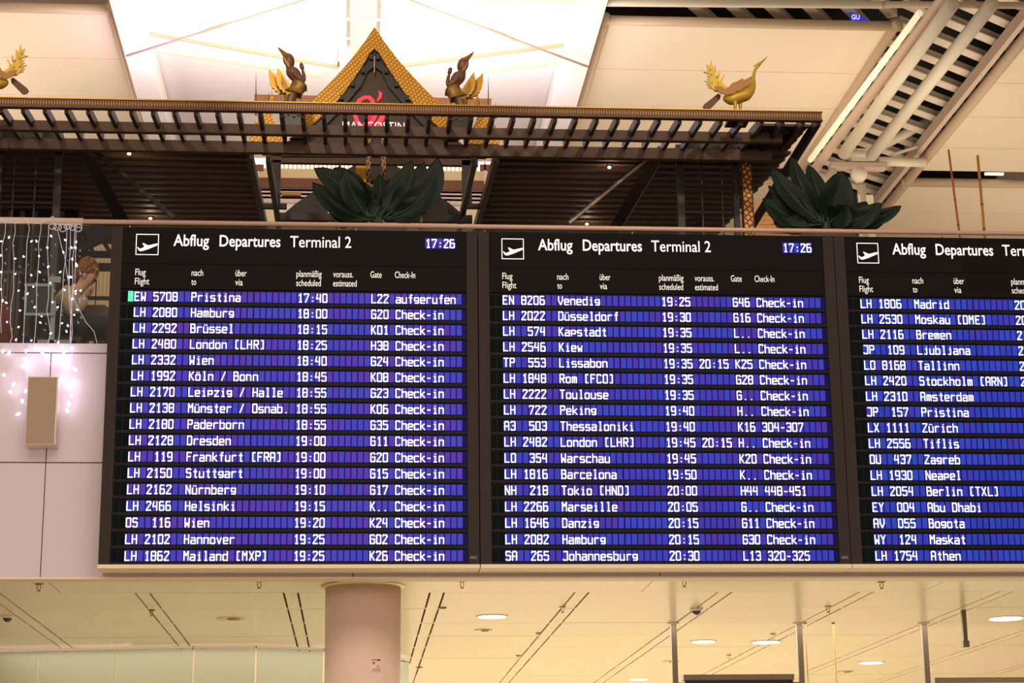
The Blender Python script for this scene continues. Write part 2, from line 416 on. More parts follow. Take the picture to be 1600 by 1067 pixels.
# ------------------------------------------------------------------ setting: ground-floor ceiling of enamelled panels with slots
ceil = empty('ceiling', (0, 18, ZC), 'glossy cream metal panel ceiling with paired dark slots under the gallery', kind='structure')
MB().box(-8, 14, 16.4, 34, ZC+.10, ZC+.2).build('ceiling_void', M_void, ceil)
xs_slot = [-5.79+1.29*k for k in range(14)]
ys = [16.32, 17.40]+[17.40+1.19*(k+1) for k in range(8)]+[30, 33.5]
panel_cache = {}
def ceil_panel(x0, x1, y0, y1):
    key = (round(x1-x0, 3), round(y1-y0, 3))
    if key not in panel_cache:
        m = MB(); w, d = key; g = .0035
        m.box(g, w-g, g, d-g, 0, .03)
        o = m.build('ceiling_panel', M_ceil, ceil, loc=(0, 0, 0)); panel_cache[key] = o
    else:
        o = panel_cache[key].copy(); COL.objects.link(o); o.parent = ceil
    o.location = Vector((x0, y0, ZC+(.0 if random.random() < .6 else .0015)))-ceil.location
edges = [-8]+[v for s in xs_slot for v in (s, s+.125)]+[14]
for j in range(len(ys)-1):
    y0, y1 = ys[j], ys[j+1]
    if j == 0:
        for a, b in ((-8, -5.1), (-5.1, -2.56), (-2.56, -.02), (-.02, 2.54), (2.54, 5.1), (5.1, 7.6), (7.6, 14)): ceil_panel(a, b, y0, y1)
        continue
    for i in range(len(edges)-1):
        a, b = edges[i], edges[i+1]
        s = .0055 if j < 8 else .003
        ceil_panel(a+s, b-s, y0, y1)
m = MB()
for sx_ in xs_slot:
    for y_ in ys[1:9]:
        for xx in (sx_, sx_+.125): m.box(xx-.008, xx+.008, y_-.03, y_+.03, ZC+.001, ZC+.02)
tag(m.build('slot_bridge', M_ceil, ceil), kind='stuff')
# ------------------------------------------------------------------ setting: upper slab and floor
up = MB().box(-8, 14, 16.45, 34, 4.2, 5.86).build('floor', M_void); tag(up, 'upper gallery floor slab behind the fascia', kind='structure')
# fascia wall (left part with panels, behind the boards too)
fw = empty('wall_front', (0, 16.3, ZC), 'pale mauve enamelled fascia panels of the upper gallery', kind='structure')
YW = 16.28
for (a, b) in ((-6.8, -4.66), (-4.66, -2.565), (-2.565, -.02), (-.02, 2.54), (2.54, 5.7), (5.7, 9.2)):
    for (z0, z1) in ((3.90, 4.852), (4.858, 5.79)):
        MB().box(a+.004, b-.004, YW, YW+.04, z0+.002, z1-.002).build('fascia_panel', M_wall, fw)
MB().box(-6.8, 9.2, YW+.045, YW+.14, 3.93, 5.80).build('fascia_backing', M_void, fw)
MB().box(-6.8, 9.2, YW-.015, YW+.03, 5.795, 5.872).box(-6.8, 9.2, YW+.07, YW+.12, 5.795, 5.872).build('glass_channel', M_wall, fw)
MB().box(-6.8, 9.2, YW-.02, YW+.16, 3.885, 3.90).build('fascia_sill', M_tray, fw)

# ------------------------------------------------------------------ setting: curved sage wall below
pts = [(-6.9, 22.35), (-5.6, 22.25), (-4.6, 22.16), (-3.44, 21.96), (-2.578, 21.82), (-1.738, 21.66), (-1.07, 21.68), (-.35, 21.97), (.25, 22.55), (.62, 23.3)]
cw = empty('wall_rear', (-2, 21.9, 0), 'sage green panelled curved wall under the gallery left of the column', kind='structure')
for (a, b) in zip(pts, pts[1:]):
    A = Vector((a[0], a[1], 0)); B = Vector((b[0], b[1], 0)); d = (B-A).normalized()
    MB().bar(A+d*.008+Vector((0, 0, 1.93)), B-d*.008+Vector((0, 0, 1.93)), .04, 3.86).build('wall_panel', M_sage, cw)
    MB().bar(A+Vector((0, -.02, 3.885)), B+Vector((0, -.02, 3.885)), .06, .03).build('top_rail', M_beige, cw)
    MB().bar(B+Vector((0, .01, 0)), B+Vector((0, .01, 3.86)), .05, .03).build('joint_strip', M_frame, cw)
rw = MB().box(-8, 14, 33.4, 33.5, 0, 3.95).build('wall_back', M_ceil); tag(rw, 'far cream wall of the ground level', kind='structure')

# ------------------------------------------------------------------ column
cc = (.068, 17.0)
col = empty('round_column', (cc[0], cc[1], 0), 'round pinkish plaster column rising under the departure boards', 'column')
MB().lathe([(.325, 0), (.325, 3.90)], (cc[0], cc[1], 0), 48).build('shaft', M_column, col, smooth=False).data.shade_smooth()
MB().lathe([(.325, 3.900), (.35, 3.903), (.365, 3.916), (.325, 3.918)], (cc[0], cc[1], 0), 48).build('collar', M_ring, col)
nt_ = empty('notice', (0.18, 16.68, 3.2), 'small paper notice with red and black header on the column', 'notice')
def on_col(ang0, ang1, z0, z1, r, m, name):
    mb = MB(); n = 5
    for k in range(n):
        a0 = ang0+(ang1-ang0)*k/n; a1 = ang0+(ang1-ang0)*(k+1)/n
        P = [(cc[0]+rr*math.sin(a), cc[1]-rr*math.cos(a)) for a in (a0, a1) for rr in (r, r+.002)]
        mb.prism([(P[0][0], P[0][1], z0), (P[1][0], P[1][1], z0), (P[3][0], P[3][1], z0), (P[2][0], P[2][1], z0)], (0, 0, z1-z0))
    mb.build(name, m, nt_)
M_paper = mat('notice_paper', (226, 204, 196), .6)
M_nred = mat('notice_red', (206, 70, 50), .5); M_nblk = mat('notice_black', (60, 40, 36), .5); M_ngry = mat('notice_grey', (150, 112, 100), .5)
on_col(.20, .48, 3.163, 3.272, .326, M_paper, 'sheet')
on_col(.22, .36, 3.258, 3.266, .3285, M_nred, 'red_bar')
on_col(.37, .46, 3.254, 3.266, .3285, M_nblk, 'black_bar')
on_col(.25, .31, 3.225, 3.245, .3285, M_nred, 'red_symbol')
for k, (a, b) in enumerate(((.36, .45), (.36, .44), (.36, .45), (.24, .46), (.24, .47))):
    on_col(a, b, 3.212-k*.010, 3.215-k*.010, .3285, M_ngry, 'text_line')

# ------------------------------------------------------------------ ceiling fittings
def downlight(px, py, w, label):
    p = atz(px, py, ZC); o = empty('downlight', p, label, 'ceiling light', 'recessed downlights in the cream ceiling')
    MB().lathe([(w*1.0, -.002), (w*1.12, -.006), (w*1.12, .0)], p, 28).build('trim_ring', M_ring, o)
    MB().lathe([(w*.97, -.0085), (w*.3, -.0095)], p, 28).build('lens', M_down, o)
downlight(769, 963, .138, 'lit downlight in the ceiling nearest the column, right of it')
downlight(1099, 1002, .13, 'lit downlight left of the hanging sign with grey-brown posts')
downlight(1197, 1003, .155, 'lit downlight above the black hanging sign')
downlight(1361, 1035, .15, 'lit downlight right of the thin yellow cords')
downlight(1572, 966, .17, 'large lit downlight at the right end of the ceiling')
downlight(998, 1061, .13, 'lit downlight low beside the left post of the black sign')
def spot_ring(px, py, w, label):
    p = atz(px, py, ZC); o = empty('ceiling_spotlight', p, label, 'ceiling light', 'unlit swivel spotlights in the cream ceiling')
    MB().lathe([(w, -.003), (w*1.1, -.006), (w*1.1, 0)], p, 24).build('trim_ring', M_ring, o)
    MB().lathe([(w*.5, -.004), (w*.4, -.014), (w*.2, -.016)], p+Vector((w*.25, 0, 0)), 18).build('swivel_head', M_brass, o)
spot_ring(360, 966, .13, 'unlit swivel spotlight in the ceiling left of the column')
spot_ring(755, 984.5, .085, 'unlit swivel spotlight behind the first lit downlight right of the column')
spot_ring(1048, 1033, .10, 'unlit swivel spotlight beside the left post of the black sign')
spot_ring(1321, 1049, .10, 'unlit swivel spotlight between the yellow cords and the right post')
def sprinkler(px, py, label, sc=1.0):
    p = atz(px, py-4, ZC); o = empty('sprinkler', p, label, 'sprinkler', 'sprinkler heads in the cream ceiling')
    MB().lathe([(.030*sc, 0), (.030*sc, -.005), (.012*sc, -.010)], p, 14).build('escutcheon', M_brass, o)
    m = MB(); z = p.z
    m.tube([(p.x-.009*sc, p.y, z-.01), (p.x-.013*sc, p.y, z-.03*sc), (p.x, p.y, z-.048*sc)], .003*sc, 6)
    m.tube([(p.x+.009*sc, p.y, z-.01), (p.x+.013*sc, p.y, z-.03*sc), (p.x, p.y, z-.048*sc)], .003*sc, 6)
    m.build('frame_arms', M_brass, o)
    MB().lathe([(.014*sc, -.048*sc), (.014*sc, -.052*sc)], p, 12).build('deflector', M_brass, o)
for a in ((61, 916, 'sprinkler under the left fascia near the dome camera', 1.2), (237, 957, 'sprinkler between the paired slots left of the round column', 1.1),
          (405, 912, 'sprinkler close to the fascia, just left of the column', 1.2), (722, 912, 'sprinkler close to the fascia, just right of the column', 1.2),
          (1069, 910, 'sprinkler close to the fascia above the dome camera', 1.2), (1377, 913, 'sprinkler close to the fascia at the right of the ceiling', 1.2),
          (1294, 951, 'sprinkler between slots over the thin yellow cords', 1.2), (879, 952, 'nearest of three sprinklers in a slanting slot pair', 1.1),
          (841, 993, 'middle one of three sprinklers in a slanting slot pair', 1.1), (810, 1028, 'farthest of three sprinklers in a slanting slot pair', 1.1),
          (1139, 1027, 'sprinkler just above the black hanging sign', 1.1), (1208, 994, 'sprinkler left of the right post of the black sign', 1.1)): sprinkler(*a)
def dome(px, py, label):
    p = atz(px, py-4, ZC); o = empty('dome_camera', p, label, 'camera', 'dome cameras in the cream ceiling')
    MB().lathe([(.062, 0), (.060, -.018), (.046, -.03)], p, 24).build('housing', M_boxside, o)
    MB().lathe([(.044, -.03), (.036, -.048), (.018, -.062), (.004, -.066)], p, 20).build('dome_lens', M_dome, o)
dome(12, 965, 'dome camera at the left end of the cream ceiling')
dome(1088, 954, 'dome camera in the ceiling above the left post of the black sign')
def plate(px, py, label):
    p = atz(px, py, ZC)
    o = MB().box(-.04, .04, -.03, .03, -.008, 0).box(-.03, .03, -.02, .02, -.013, -.008).build('sensor_plate', M_brass, loc=p); tag(o, label, 'sensor')
plate(691, 949, 'small brass plate beside the slots, right of the column')
plate(655, 1042, 'small brass plate farther back beside the slots near the column')

# ------------------------------------------------------------------ hanging signs at lower right
def post(px, label):
    p = atz(px, 973, ZC)
    o = empty('sign_post', p, label, 'post', 'suspension posts of the hanging signs')
    MB().box(p.x-.028, p.x+.028, p.y-.028, p.y+.028, 2.1, ZC-.01).build('shaft', M_beige, o)
    MB().lathe([(.06, 0), (.06, -.012), (.035, -.02)], p, 16).build('ceiling_plate', M_ring, o)
    return p
p1 = post(1052, 'grey-brown ceiling post left of the black hanging sign')
p2 = post(1248, 'grey-brown ceiling post right of the black hanging sign')
p3 = post(1443, 'grey-brown ceiling post left of the pale lit hanging sign')
def hsign(x0, x1, y, ztop, face, label, name, kind='sign'):
    o = empty(name, ((x0+x1)/2, y, ztop), label, kind)
    MB().box(x0, x1, y-.07, y+.07, ztop-.055, ztop).build('top_trim', M_beige, o)
    MB().box(x0+.01, x1-.01, y-.06, y+.06, ztop-.60, ztop-.055).build('sign_face', face, o)
    MB().box(x0, x1, y-.07, y+.07, ztop-.64, ztop-.60).build('bottom_trim', M_beige, o)
    MB().box(x0-.06, x0, y-.012, y+.012, ztop-.11, ztop-.075).box(x1, x1+.06, y-.012, y+.012, ztop-.11, ztop-.075).build('bracket', M_beige, o)
hsign(p1.x+.085, p2.x-.085, 19.85, 3.40, M_sblack, 'black hanging sign between two grey-brown posts', 'hanging_sign')
hsign(p3.x+.085, p3.x+1.3, 19.95, 3.365, M_swhite, 'pale greenish lit hanging sign at the right', 'hanging_sign')
for i, px in enumerate((1258, 1302)):
    p = atz(px, 973, ZC)
    o = empty('suspension_cord', p, ('left' if i == 0 else 'right')+' of the two thin yellow cords hanging from the ceiling', 'cord', 'thin yellow cords by the sign post')
    MB().tube([(p.x, p.y, ZC), (p.x, p.y, 2.2)], .007, 6).build('cord', M_yellowc, o)
    MB().lathe([(.018, 0), (.018, -.01)], p, 10).build('ceiling_cap', M_brass, o)
p = atz(1505, 953, ZC)
o = MB().box(-.02, .02, -.02, .02, -.30, 0).box(-.03, .03, -.03, .03, -.36, -.30).build('pendant_rod', M_beige, loc=p); tag(o, 'short beige rod hanging from the ceiling at the right', 'rod')

# ------------------------------------------------------------------ departure boards
def tints(kind):
    if kind == 0: base = [(76, 60, 196), (70, 58, 200), (84, 50, 190), (62, 62, 200), (90, 48, 182), (66, 66, 196)]
    elif kind == 1: base = [(58, 54, 196), (64, 50, 190), (52, 58, 200), (74, 46, 180), (50, 64, 204), (60, 48, 186)]
    else: base = [(40, 62, 198), (48, 56, 194), (36, 70, 202), (60, 54, 190), (34, 60, 190), (44, 70, 206)]
    return [srgb(*c) for c in base]
CW, CH = .0430, .090
def cellx(k):
    return k*.0523 if k < 19 else 19*.0523+.003+(k-19)*.0514
def cell_add(mb, cols, x, z, y, c, w=CW, h=CH):
    b = .0015
    n = len(mb.v)
    mb.v += [(x+b, y, z+b), (x+w-b, y, z+b), (x+w-b, y, z+h-b), (x+b, y, z+h-b), (x, y+.004, z), (x+w, y+.004, z), (x+w, y+.004, z+h), (x, y+.004, z+h)]
    mb.f += [(n, n+1, n+2, n+3), (n, n+4, n+5, n+1), (n+1, n+5, n+6, n+2), (n+2, n+6, n+7, n+3), (n+3, n+7, n+4, n)]
    cols += [c]*5
def cell_obj(name, mb, cols, parent, m=None):
    me = bpy.data.meshes.new(name); me.from_pydata(mb.v, [], mb.f); me.materials.append(m or M_cell)
    a = me.attributes.new('tint', 'FLOAT_COLOR', 'FACE')
    for i, c in enumerate(cols): a.data[i].color = c
    o = bpy.data.objects.new(name, me); COL.objects.link(o)
    if parent is not None:
        o.parent = parent; o.matrix_parent_inverse = MPI(parent)
    return o
proto_cells = {}
def single_cell(parent, x, z, y, kind, ci, dead=None):
    key = (kind, ci, dead)
    if key not in proto_cells:
        mb = MB(); cols = []; cell_add(mb, cols, 0, 0, 0, tints(kind)[ci] if dead is None else (0, 0, 0, 1))
        me = bpy.data.meshes.new('display_cell'); me.from_pydata(mb.v, [], mb.f)
        me.materials.append({None: M_cell, 'dead': M_dead, 'green': M_green}[dead])
        a = me.attributes.new('tint', 'FLOAT_COLOR', 'FACE')
        for i, c in enumerate(cols): a.data[i].color = c
        proto_cells[key] = me
    o = bpy.data.objects.new('display_cell', proto_cells[key]); COL.objects.link(o)
    o.parent = parent; o.matrix_parent_inverse = MPI(parent); o.location = (x, y, z)

rows1 = [('EW 5708  Pristina', '17:40', '', 'L22', 'aufgerufen'), ('LH 2080  Hamburg', '18:00', '', 'G20', 'Check-in'), ('LH 2292  Br\u00fcssel', '18:15', '', 'K01', 'Check-in'),
 ('LH 2480  London (LHR)', '18:25', '', 'H38', 'Check-in'), ('LH 2332  Wien', '18:40', '', 'G24', 'Check-in'), ('LH 1992  K\u00f6ln / Bonn', '18:45', '', 'K08', 'Check-in'),
 ('LH 2170  Leipzig / Halle', '18:55', '', 'G23', 'Check-in'), ('LH 2138  M\u00fcnster / Osnab.', '18:55', '', 'K06', 'Check-in'), ('LH 2180  Paderborn', '18:55', '', 'G35', 'Check-in'),
 ('LH 2128  Dresden', '19:00', '', 'G11', 'Check-in'), ('LH  119  Frankfurt (FRA)', '19:00', '', 'G20', 'Check-in'), ('LH 2150  Stuttgart', '19:00', '', 'G15', 'Check-in'),
 ('LH 2162  N\u00fcrnberg', '19:10', '', 'G17', 'Check-in'), ('LH 2466  Helsinki', '19:15', '', 'K..', 'Check-in'), ('OS  116  Wien', '19:20', '', 'K24', 'Check-in'),
 ('LH 2102  Hannover', '19:25', '', 'G02', 'Check-in'), ('LH 1862  Mailand (MXP)', '19:25', '', 'K26', 'Check-in')]
rows2 = [('EN 8206  Venedig', '19:25', '', 'G46', 'Check-in'), ('LH 2022  D\u00fcsseldorf', '19:30', '', 'G16', 'Check-in'), ('LH  574  Kapstadt', '19:35', '', 'L..', 'Check-in'),
 ('LH 2546  Kiew', '19:35', '', 'L..', 'Check-in'), ('TP  553  Lissabon', '19:35', '20:15', 'K25', 'Check-in'), ('LH 1848  Rom (FCO)', '19:35', '', 'G28', 'Check-in'),
 ('LH 2222  Toulouse', '19:35', '', 'G..', 'Check-in'), ('LH  722  Peking', '19:40', '', 'H..', 'Check-in'), ('A3  503  Thessaloniki', '19:40', '', 'K16', '304-307'),
 ('LH 2482  London (LHR)', '19:45', '20:15', 'H..', 'Check-in'), ('LO  354  Warschau', '19:45', '', 'K20', 'Check-in'), ('LH 1816  Barcelona', '19:50', '', 'K..', 'Check-in'),
 ('NH  218  Tokio (HND)', '20:00', '', 'H44', '448-451'), ('LH 2266  Marseille', '20:05', '', 'G..', 'Check-in'), ('LH 1646  Danzig', '20:15', '', 'G11', 'Check-in'),
 ('LH 2082  Hamburg', '20:15', '', 'G30', 'Check-in'), ('SA  265  Johannesburg', '20:30', '', 'L13', '320-325')]
rows3 = [('LH 1806  Madrid', '20', '', '', ''), ('LH 2530  Moskau (DME)', '20', '', '', ''), ('LH 2116  Bremen', '2', '', '', ''), ('JP  109  Ljubljana', '2', '', '', ''),
 ('LO 8168  Tallinn', '2', '', '', ''), ('LH 2420  Stockholm (ARN)', '2', '', '', ''), ('LH 2310  Amsterdam', '', '', '', ''), ('JP  157  Pristina', '', '', '', ''), ('LX 1111  Z\u00fcrich', '', '', '', ''),
 ('LH 2556  Tiflis', '', '', '', ''), ('OU  437  Zagreb', '', '', '', ''), ('LH 1930  Neapel', '', '', '', ''), ('LH 2054  Berlin (TXL)', '', '', '', ''),
 ('EY  004  Abu Dhabi', '', '', '', ''), ('AV  055  Bogota', '', '', '', ''), ('WY  124  Maskat', '', '', '', ''), ('LH 1754  Athen', '', '', '', '')]

YF = 16.0            # face plane
ZT, ZB = 6.822, 3.966
def board(xl, x0, kind, rows, label, visible_cols=54):
    """xl: outer left edge, x0: X of character column 0"""
    wd = 3.085; xr = xl+wd-.006
    bd = empty('departure_board', ((xl+xr)/2, YF+.14, ZB), label, 'display board', 'departure boards hung on the gallery fascia')
    # housing: stiles, top and back box
    f0 = xl+.092; f1 = xr-.092
    MB().box(xl, xr, YF+.03, YF+.27, ZB, ZT).build('housing', M_board, bd)
    MB().box(xl, f0, YF-.004, YF+.03, ZB, ZT).build('side_stile', M_board, bd)
    MB().box(f1, xr, YF-.004, YF+.03, ZB, ZT).build('side_stile', M_board, bd)
    MB().box(xl-.0, xr+.0, YF-.03, YF+.27, ZB-.034, ZB-.004).build('bottom_tray', M_tray, bd)
    MB().box(f0+.002, f1-.002, YF+.004, YF+.03, 6.504, ZT-.002).build('header_panel', M_black, bd)
    MB().box(f0+.002, f1-.002, YF+.004, YF+.03, 6.283, 6.500).build('caption_panel', M_black, bd)
    # header print
    yp = YF+.0025
    cap = .098
    for s, u, w, wt in (('Abflug', .309, .296, .010), ('Departures', .694, .510, .010), ('Terminal 2', 1.286, .515, .002)):
        m = MB(); add_text(m, s, x0+u, 6.662, yp, cap, w, wt); m.build('title_word', M_print, bd)
    m = MB(); a, b, c_, d_ = x0-.004, x0+.186, 6.578, 6.762; t = .006
    m.box(a, b, yp-.001, yp+.002, d_-t, d_).box(a, b, yp-.001, yp+.002, c_, c_+t).box(a, a+t, yp-.001, yp+.002, c_+t, d_-t).box(b-t, b, yp-.001, yp+.002, c_+t, d_-t)
    ic = m.build('takeoff_pictogram', M_print, bd)
    def P(u, v): return (a+u*(b-a), yp, c_+v*(d_-c_))
    MB().prism([P(*q) for q in ((.06, .36), (.10, .37), (.18, .29), (.33, .35), (.37, .41), (.28, .55), (.34, .56), (.53, .46), (.62, .475), (.90, .55), (.955, .54), (.96, .50), (.93, .46), (.50, .26), (.28, .185), (.20, .18), (.13, .22))],
               (0, .003, 0)).build('aircraft_symbol', M_print, ic)
    for s, u, w in (('Flug', 0, .086), ('nach', .468, .096), ('\u00fcber', .833, .092), ('planm\u00e4\u00dfig', 1.343, .212), ('vorauss.', 1.652, .168), ('Gate', 1.966, .094), ('Check-In', 2.172, .172)):
        m = MB(); add_text(m, s, x0+u, 6.400, yp, .056, w, .0); m.build('caption_word', M_print2, bd)
    for s, u, w in (('Flight', 0, .118), ('to', .468, .040), ('via', .833, .062), ('scheduled', 1.343, .206), ('estimated', 1.652, .198)):
        m = MB(); add_text(m, s, x0+u, 6.320, yp, .056, w, .0); m.build('caption_word', M_print2, bd)
    # clock
    ck = MB().box(x0+2.425, x0+2.690, YF+.001, YF+.004, 6.655, 6.765).build('clock_display', M_under, bd)
    for k in range(5): single_cell(ck, x0+2.430+k*.0514, 6.664, YF-.001, kind, (k*2) % 6)
    m = MB()
    for k, ch in enumerate('17:26'): glyph(m, ch, x0+2.432+k*.0514, 6.668, YF-.003)
    m.build('time_lettering', M_lit, ck)
    # rows
    joined = MB(); jc = []
    T = tints(kind)
    for r, row in enumerate(rows):
        zt = 6.262-r*.1362; zb = zt-CH
        rb = MB(); rb.box(f0+.002, f1-.002, YF+.012, YF+.03, zb-.036, zt+.008)
        rb.box(f0+.002, f1-.002, YF-.001, YF+.012, zb-.034, zb-.008)
        ro = rb.build('display_row', M_row, bd)
        MB().box(x0-.006, f1-.004, YF+.006, YF+.012, zb-.002, zt+.003).build('row_backing', M_under, ro)
        s = [' ']*54
        for st, txt in ((0, row[0]), (26, row[1]), (32, row[2]), (38, row[3]), (42, row[4])):
            for i, ch in enumerate(txt):
                if st+i < 54: s[st+i] = ch
        words = {}; wi = 0; ci = random.randrange(6)
        for k in range(-2, 54):
            x = x0+(cellx(k) if k >= 0 else k*.0523)
            if x+CW > f1: continue
            if random.random() < .45: ci = random.randrange(6)
            dead = None
            if k < 0: dead = 'dead'
            if kind == 0 and r == 0 and k == -1: dead = 'green'
            if r >= 12 or dead:
                single_cell(ro, x, zb, YF+.002, kind, ci if not dead else 0, dead)
            else:
                cell_add(joined, jc, x, zb, YF+.002, T[ci])
            if k >= 0 and s[k] == ' ': wi += 1
            if k >= 0 and s[k] != ' ':
                fld = 'airline_code' if k < 3 else 'flight_number' if k < 8 else 'destination' if k < 26 else 'scheduled_time' if k < 32 else 'estimated_time' if k < 38 else 'gate_number' if k < 42 else 'check_in_note'
                glyph(words.setdefault((fld, wi), MB()), s[k], x+.001, zb+.003, YF)
        for (fld, _w), m in words.items(): m.build(fld, M_lit, ro)
    tag(cell_obj('display_cells', joined, jc, bd), kind='stuff')
    # maker's mark
    m = MB(); add_text(m, 'AEG', xr-.078, 4.010, YF-.0055, .022, .056, .0); m.build('maker_mark', M_mark, bd)
    return bd
board(-2.067, -1.860, 0, rows1, 'left departure board with the 17:40 flight to Pristina and a green square')
board(1.020, 1.225, 1, rows2, 'middle departure board with the 19:25 flight to Venedig on its top line')
board(4.105, 4.310, 2, rows3, 'right departure board cut by the picture edge, Madrid on its top line')

# ------------------------------------------------------------------ balustrade
ZR = 6.978
hr = empty('handrail', (0, 16.35, ZR), 'slim pinkish steel handrail along the top of the glass balustrade', 'handrail')
MB().tube([(-2.36, 16.35, ZR), (9.2, 16.35, ZR)], .021, 12).build('rail_tube', M_rail, hr, smooth=True)
MB().tube([(-6.8, 16.35, ZR), (-2.36, 16.35, ZR)], .030, 12).build('rail_tube', M_steelp, hr, smooth=True)
gl = empty('glass_balustrade', (0, 16.35, 5.8), 'clear glass balustrade panes under the steel handrail', 'balustrade')
gx = [-6.8, -4.6, -1.96, -.02, 1.1, 2.4, 3.72, 5.18, 6.6, 9.2]
for a, b in zip(gx, gx[1:]):
    MB().box(a+.006, b-.006, 16.340, 16.352, 5.874, ZR-.033).build('glass_pane', M_glass, gl)
for x in gx[1:-1]:
    MB().box(x-.004, x+.004, 16.334, 16.358, 6.82, ZR-.034).build('pane_clip', M_brass, gl)

# ------------------------------------------------------------------ box lamp on the fascia
pb0 = aty(44, 588, 16.1); pb1 = aty(86, 694, 16.1)
o = empty('wall_loudspeaker', ((pb0.x+pb1.x)/2, 16.28, (pb0.z+pb1.z)/2), 'tall beige box loudspeaker on the mauve fascia wall', 'loudspeaker')
MB().box(pb0.x, pb1.x, 16.105, 16.28, pb1.z, pb0.z).build('box_body', M_boxside, o)
MB().box(pb0.x+.006, pb1.x-.010, 16.095, 16.105, pb1.z+.008, pb0.z-.008).build('grille_cloth', M_lampbox, o)

# ------------------------------------------------------------------ string lights
lc = empty('light_curtain', (-2.6, 16.25, ZR), 'curtain of white fairy lights hanging from the handrail at the left', 'fairy lights')
def wirepts(pts, Y): return [aty(x, y, Y) for x, y in pts]
strands = [
 ([(9, 347), (8, 365), (3, 385), (4, 410), (2, 440), (3, 470), (1, 500), (2, 520)], [(2, 377), (1, 399), (1, 425), (1, 452), (4, 470)]),
 ([(23, 347), (24, 362), (20, 380), (22, 410), (21, 440), (21, 455), (17, 480), (16, 505), (19, 526), (15, 537)], [(14, 371), (24, 404), (24, 428), (29, 454), (10, 473), (11, 503), (25, 531)]),
 ([(44, 347), (46, 357), (42, 380), (41, 410), (40, 440), (39, 470), (38, 500), (37, 525), (36, 537)], [(49, 377), (37, 401), (49, 430), (43, 459), (31, 485), (29, 511)]),
 ([(64, 347), (64, 358), (60, 382), (61, 400), (59, 425), (57, 455), (57, 480), (56, 505), (55, 520), (53, 537)], [(57, 377), (61, 400), (62, 425), (52, 448), (54, 480), (63, 504), (49, 532)]),
 ([(76, 352), (76, 365), (74, 385), (75, 410), (76, 440), (76, 465), (73, 485), (76, 500), (79, 520), (75, 537)], [(80, 369), (74, 387), (75, 417), (79, 442), (82, 472), (65, 494), (79, 521)]),
 ([(90, 357), (96, 385), (101, 400), (105, 430), (109, 455), (112, 475), (110, 500), (111, 537)], [(99, 394), (108, 433), (118, 455)]),
 ([(105, 352), (104, 375), (103, 400), (99, 430), (98, 460), (95, 490), (93, 520), (91, 537)], [(102, 375), (94, 425), (101, 453), (90, 480), (97, 505), (91, 535)]),
 ([(110, 352), (110, 385), (108, 420), (108, 460), (111, 500), (109, 537)], [(112, 387), (111, 433), (118, 459), (106, 509)]),
 ([(117, 354), (116, 385), (113, 410), (114, 450), (112, 480), (113, 520), (111, 537)], [(119, 378), (118, 387), (113, 405), (119, 413), (113, 467), (121, 484), (116, 492), (104, 518), (113, 544)]),
 ([(119, 360), (118, 400), (117, 440), (113, 462), (121, 478), (134, 503), (147, 518), (152, 537)], [(120, 415), (126, 454)]),
]
YS = 16.24
bulb_me = {}
def bulb(x, y, parent, r=.0065, big=False):
    p = aty(x, y, YS-.015); key = round(r, 4)
    if key not in bulb_me:
        m = MB(); m.lathe([(r*.25, -r*1.5), (r*.85, -r), (r, 0), (r*.8, r), (r*.35, r*2.0)], (0, 0, 0), 8)
        o = m.build('bulb', M_bulb, parent, loc=(0, 0, 0), smooth=True); bulb_me[key] = o.data
    else:
        o = bpy.data.objects.new('bulb', bulb_me[key]); COL.objects.link(o); o.parent = parent
    o.matrix_parent_inverse = MPI(parent); o.location = p
    o.rotation_euler = (random.uniform(-1.2, 1.2), random.uniform(-1.2, 1.2), 0)
for w, bs in strands:
    so = MB().tube(wirepts(w, YS), .0027, 5).build('strand', M_wire, lc)
    for x, y in bs: bulb(x, y, so, .0065)
# lower ends lying over the fascia
low = [[(41, 548), (40, 560), (37, 573)], [(70, 546), (66, 551), (55, 545)], [(98, 543), (100, 550), (96, 563), (93, 568)], [(112, 543), (117, 577), (115, 594)],
       [(4, 549), (14, 552), (6, 586)], [(21, 601), (16, 612), (28, 647)], [(99, 595), (102, 602), (97, 590)], [(112, 619), (108, 630), (105, 642)], [(40, 611), (35, 627), (88, 556)]]
for g in low:
    top = (g[0][0], 537)
    so = MB().tube(wirepts([top]+g, YS-.0), .0018, 5).build('strand', M_wire, lc)
    for x, y in g: bulb(x, y, so, .012)
m = MB()
for k in range(6):
    cx = 82+k*8; pts = []
    for t in range(14):
        a = t/13*2*PI*1.15; pts.append(aty(cx+6*math.cos(a+k), 354+k % 3+(4+k % 3)*math.sin(a+k), YS-.02-.006*(k % 3)))
    m.tube(pts, .004, 5)
m.tube([aty(x, y, YS) for x, y in ((0, 345), (20, 348), (45, 347), (60, 349), (75, 343), (82, 338), (90, 345), (84, 350), (110, 352), (127, 356))], .004, 5)
m.build('wire_tangle', M_wire, lc)
for x, y, pw in ((98, 560, 0.50), (40, 565, 0.39), (112, 600, 0.33), (20, 600, 0.22), (106, 635, 0.17), (70, 548, 0.28)):
    q = aty(x, y, 16.18); point('fairy_light_glow', q, pw, (.72, .66, 1), .03)

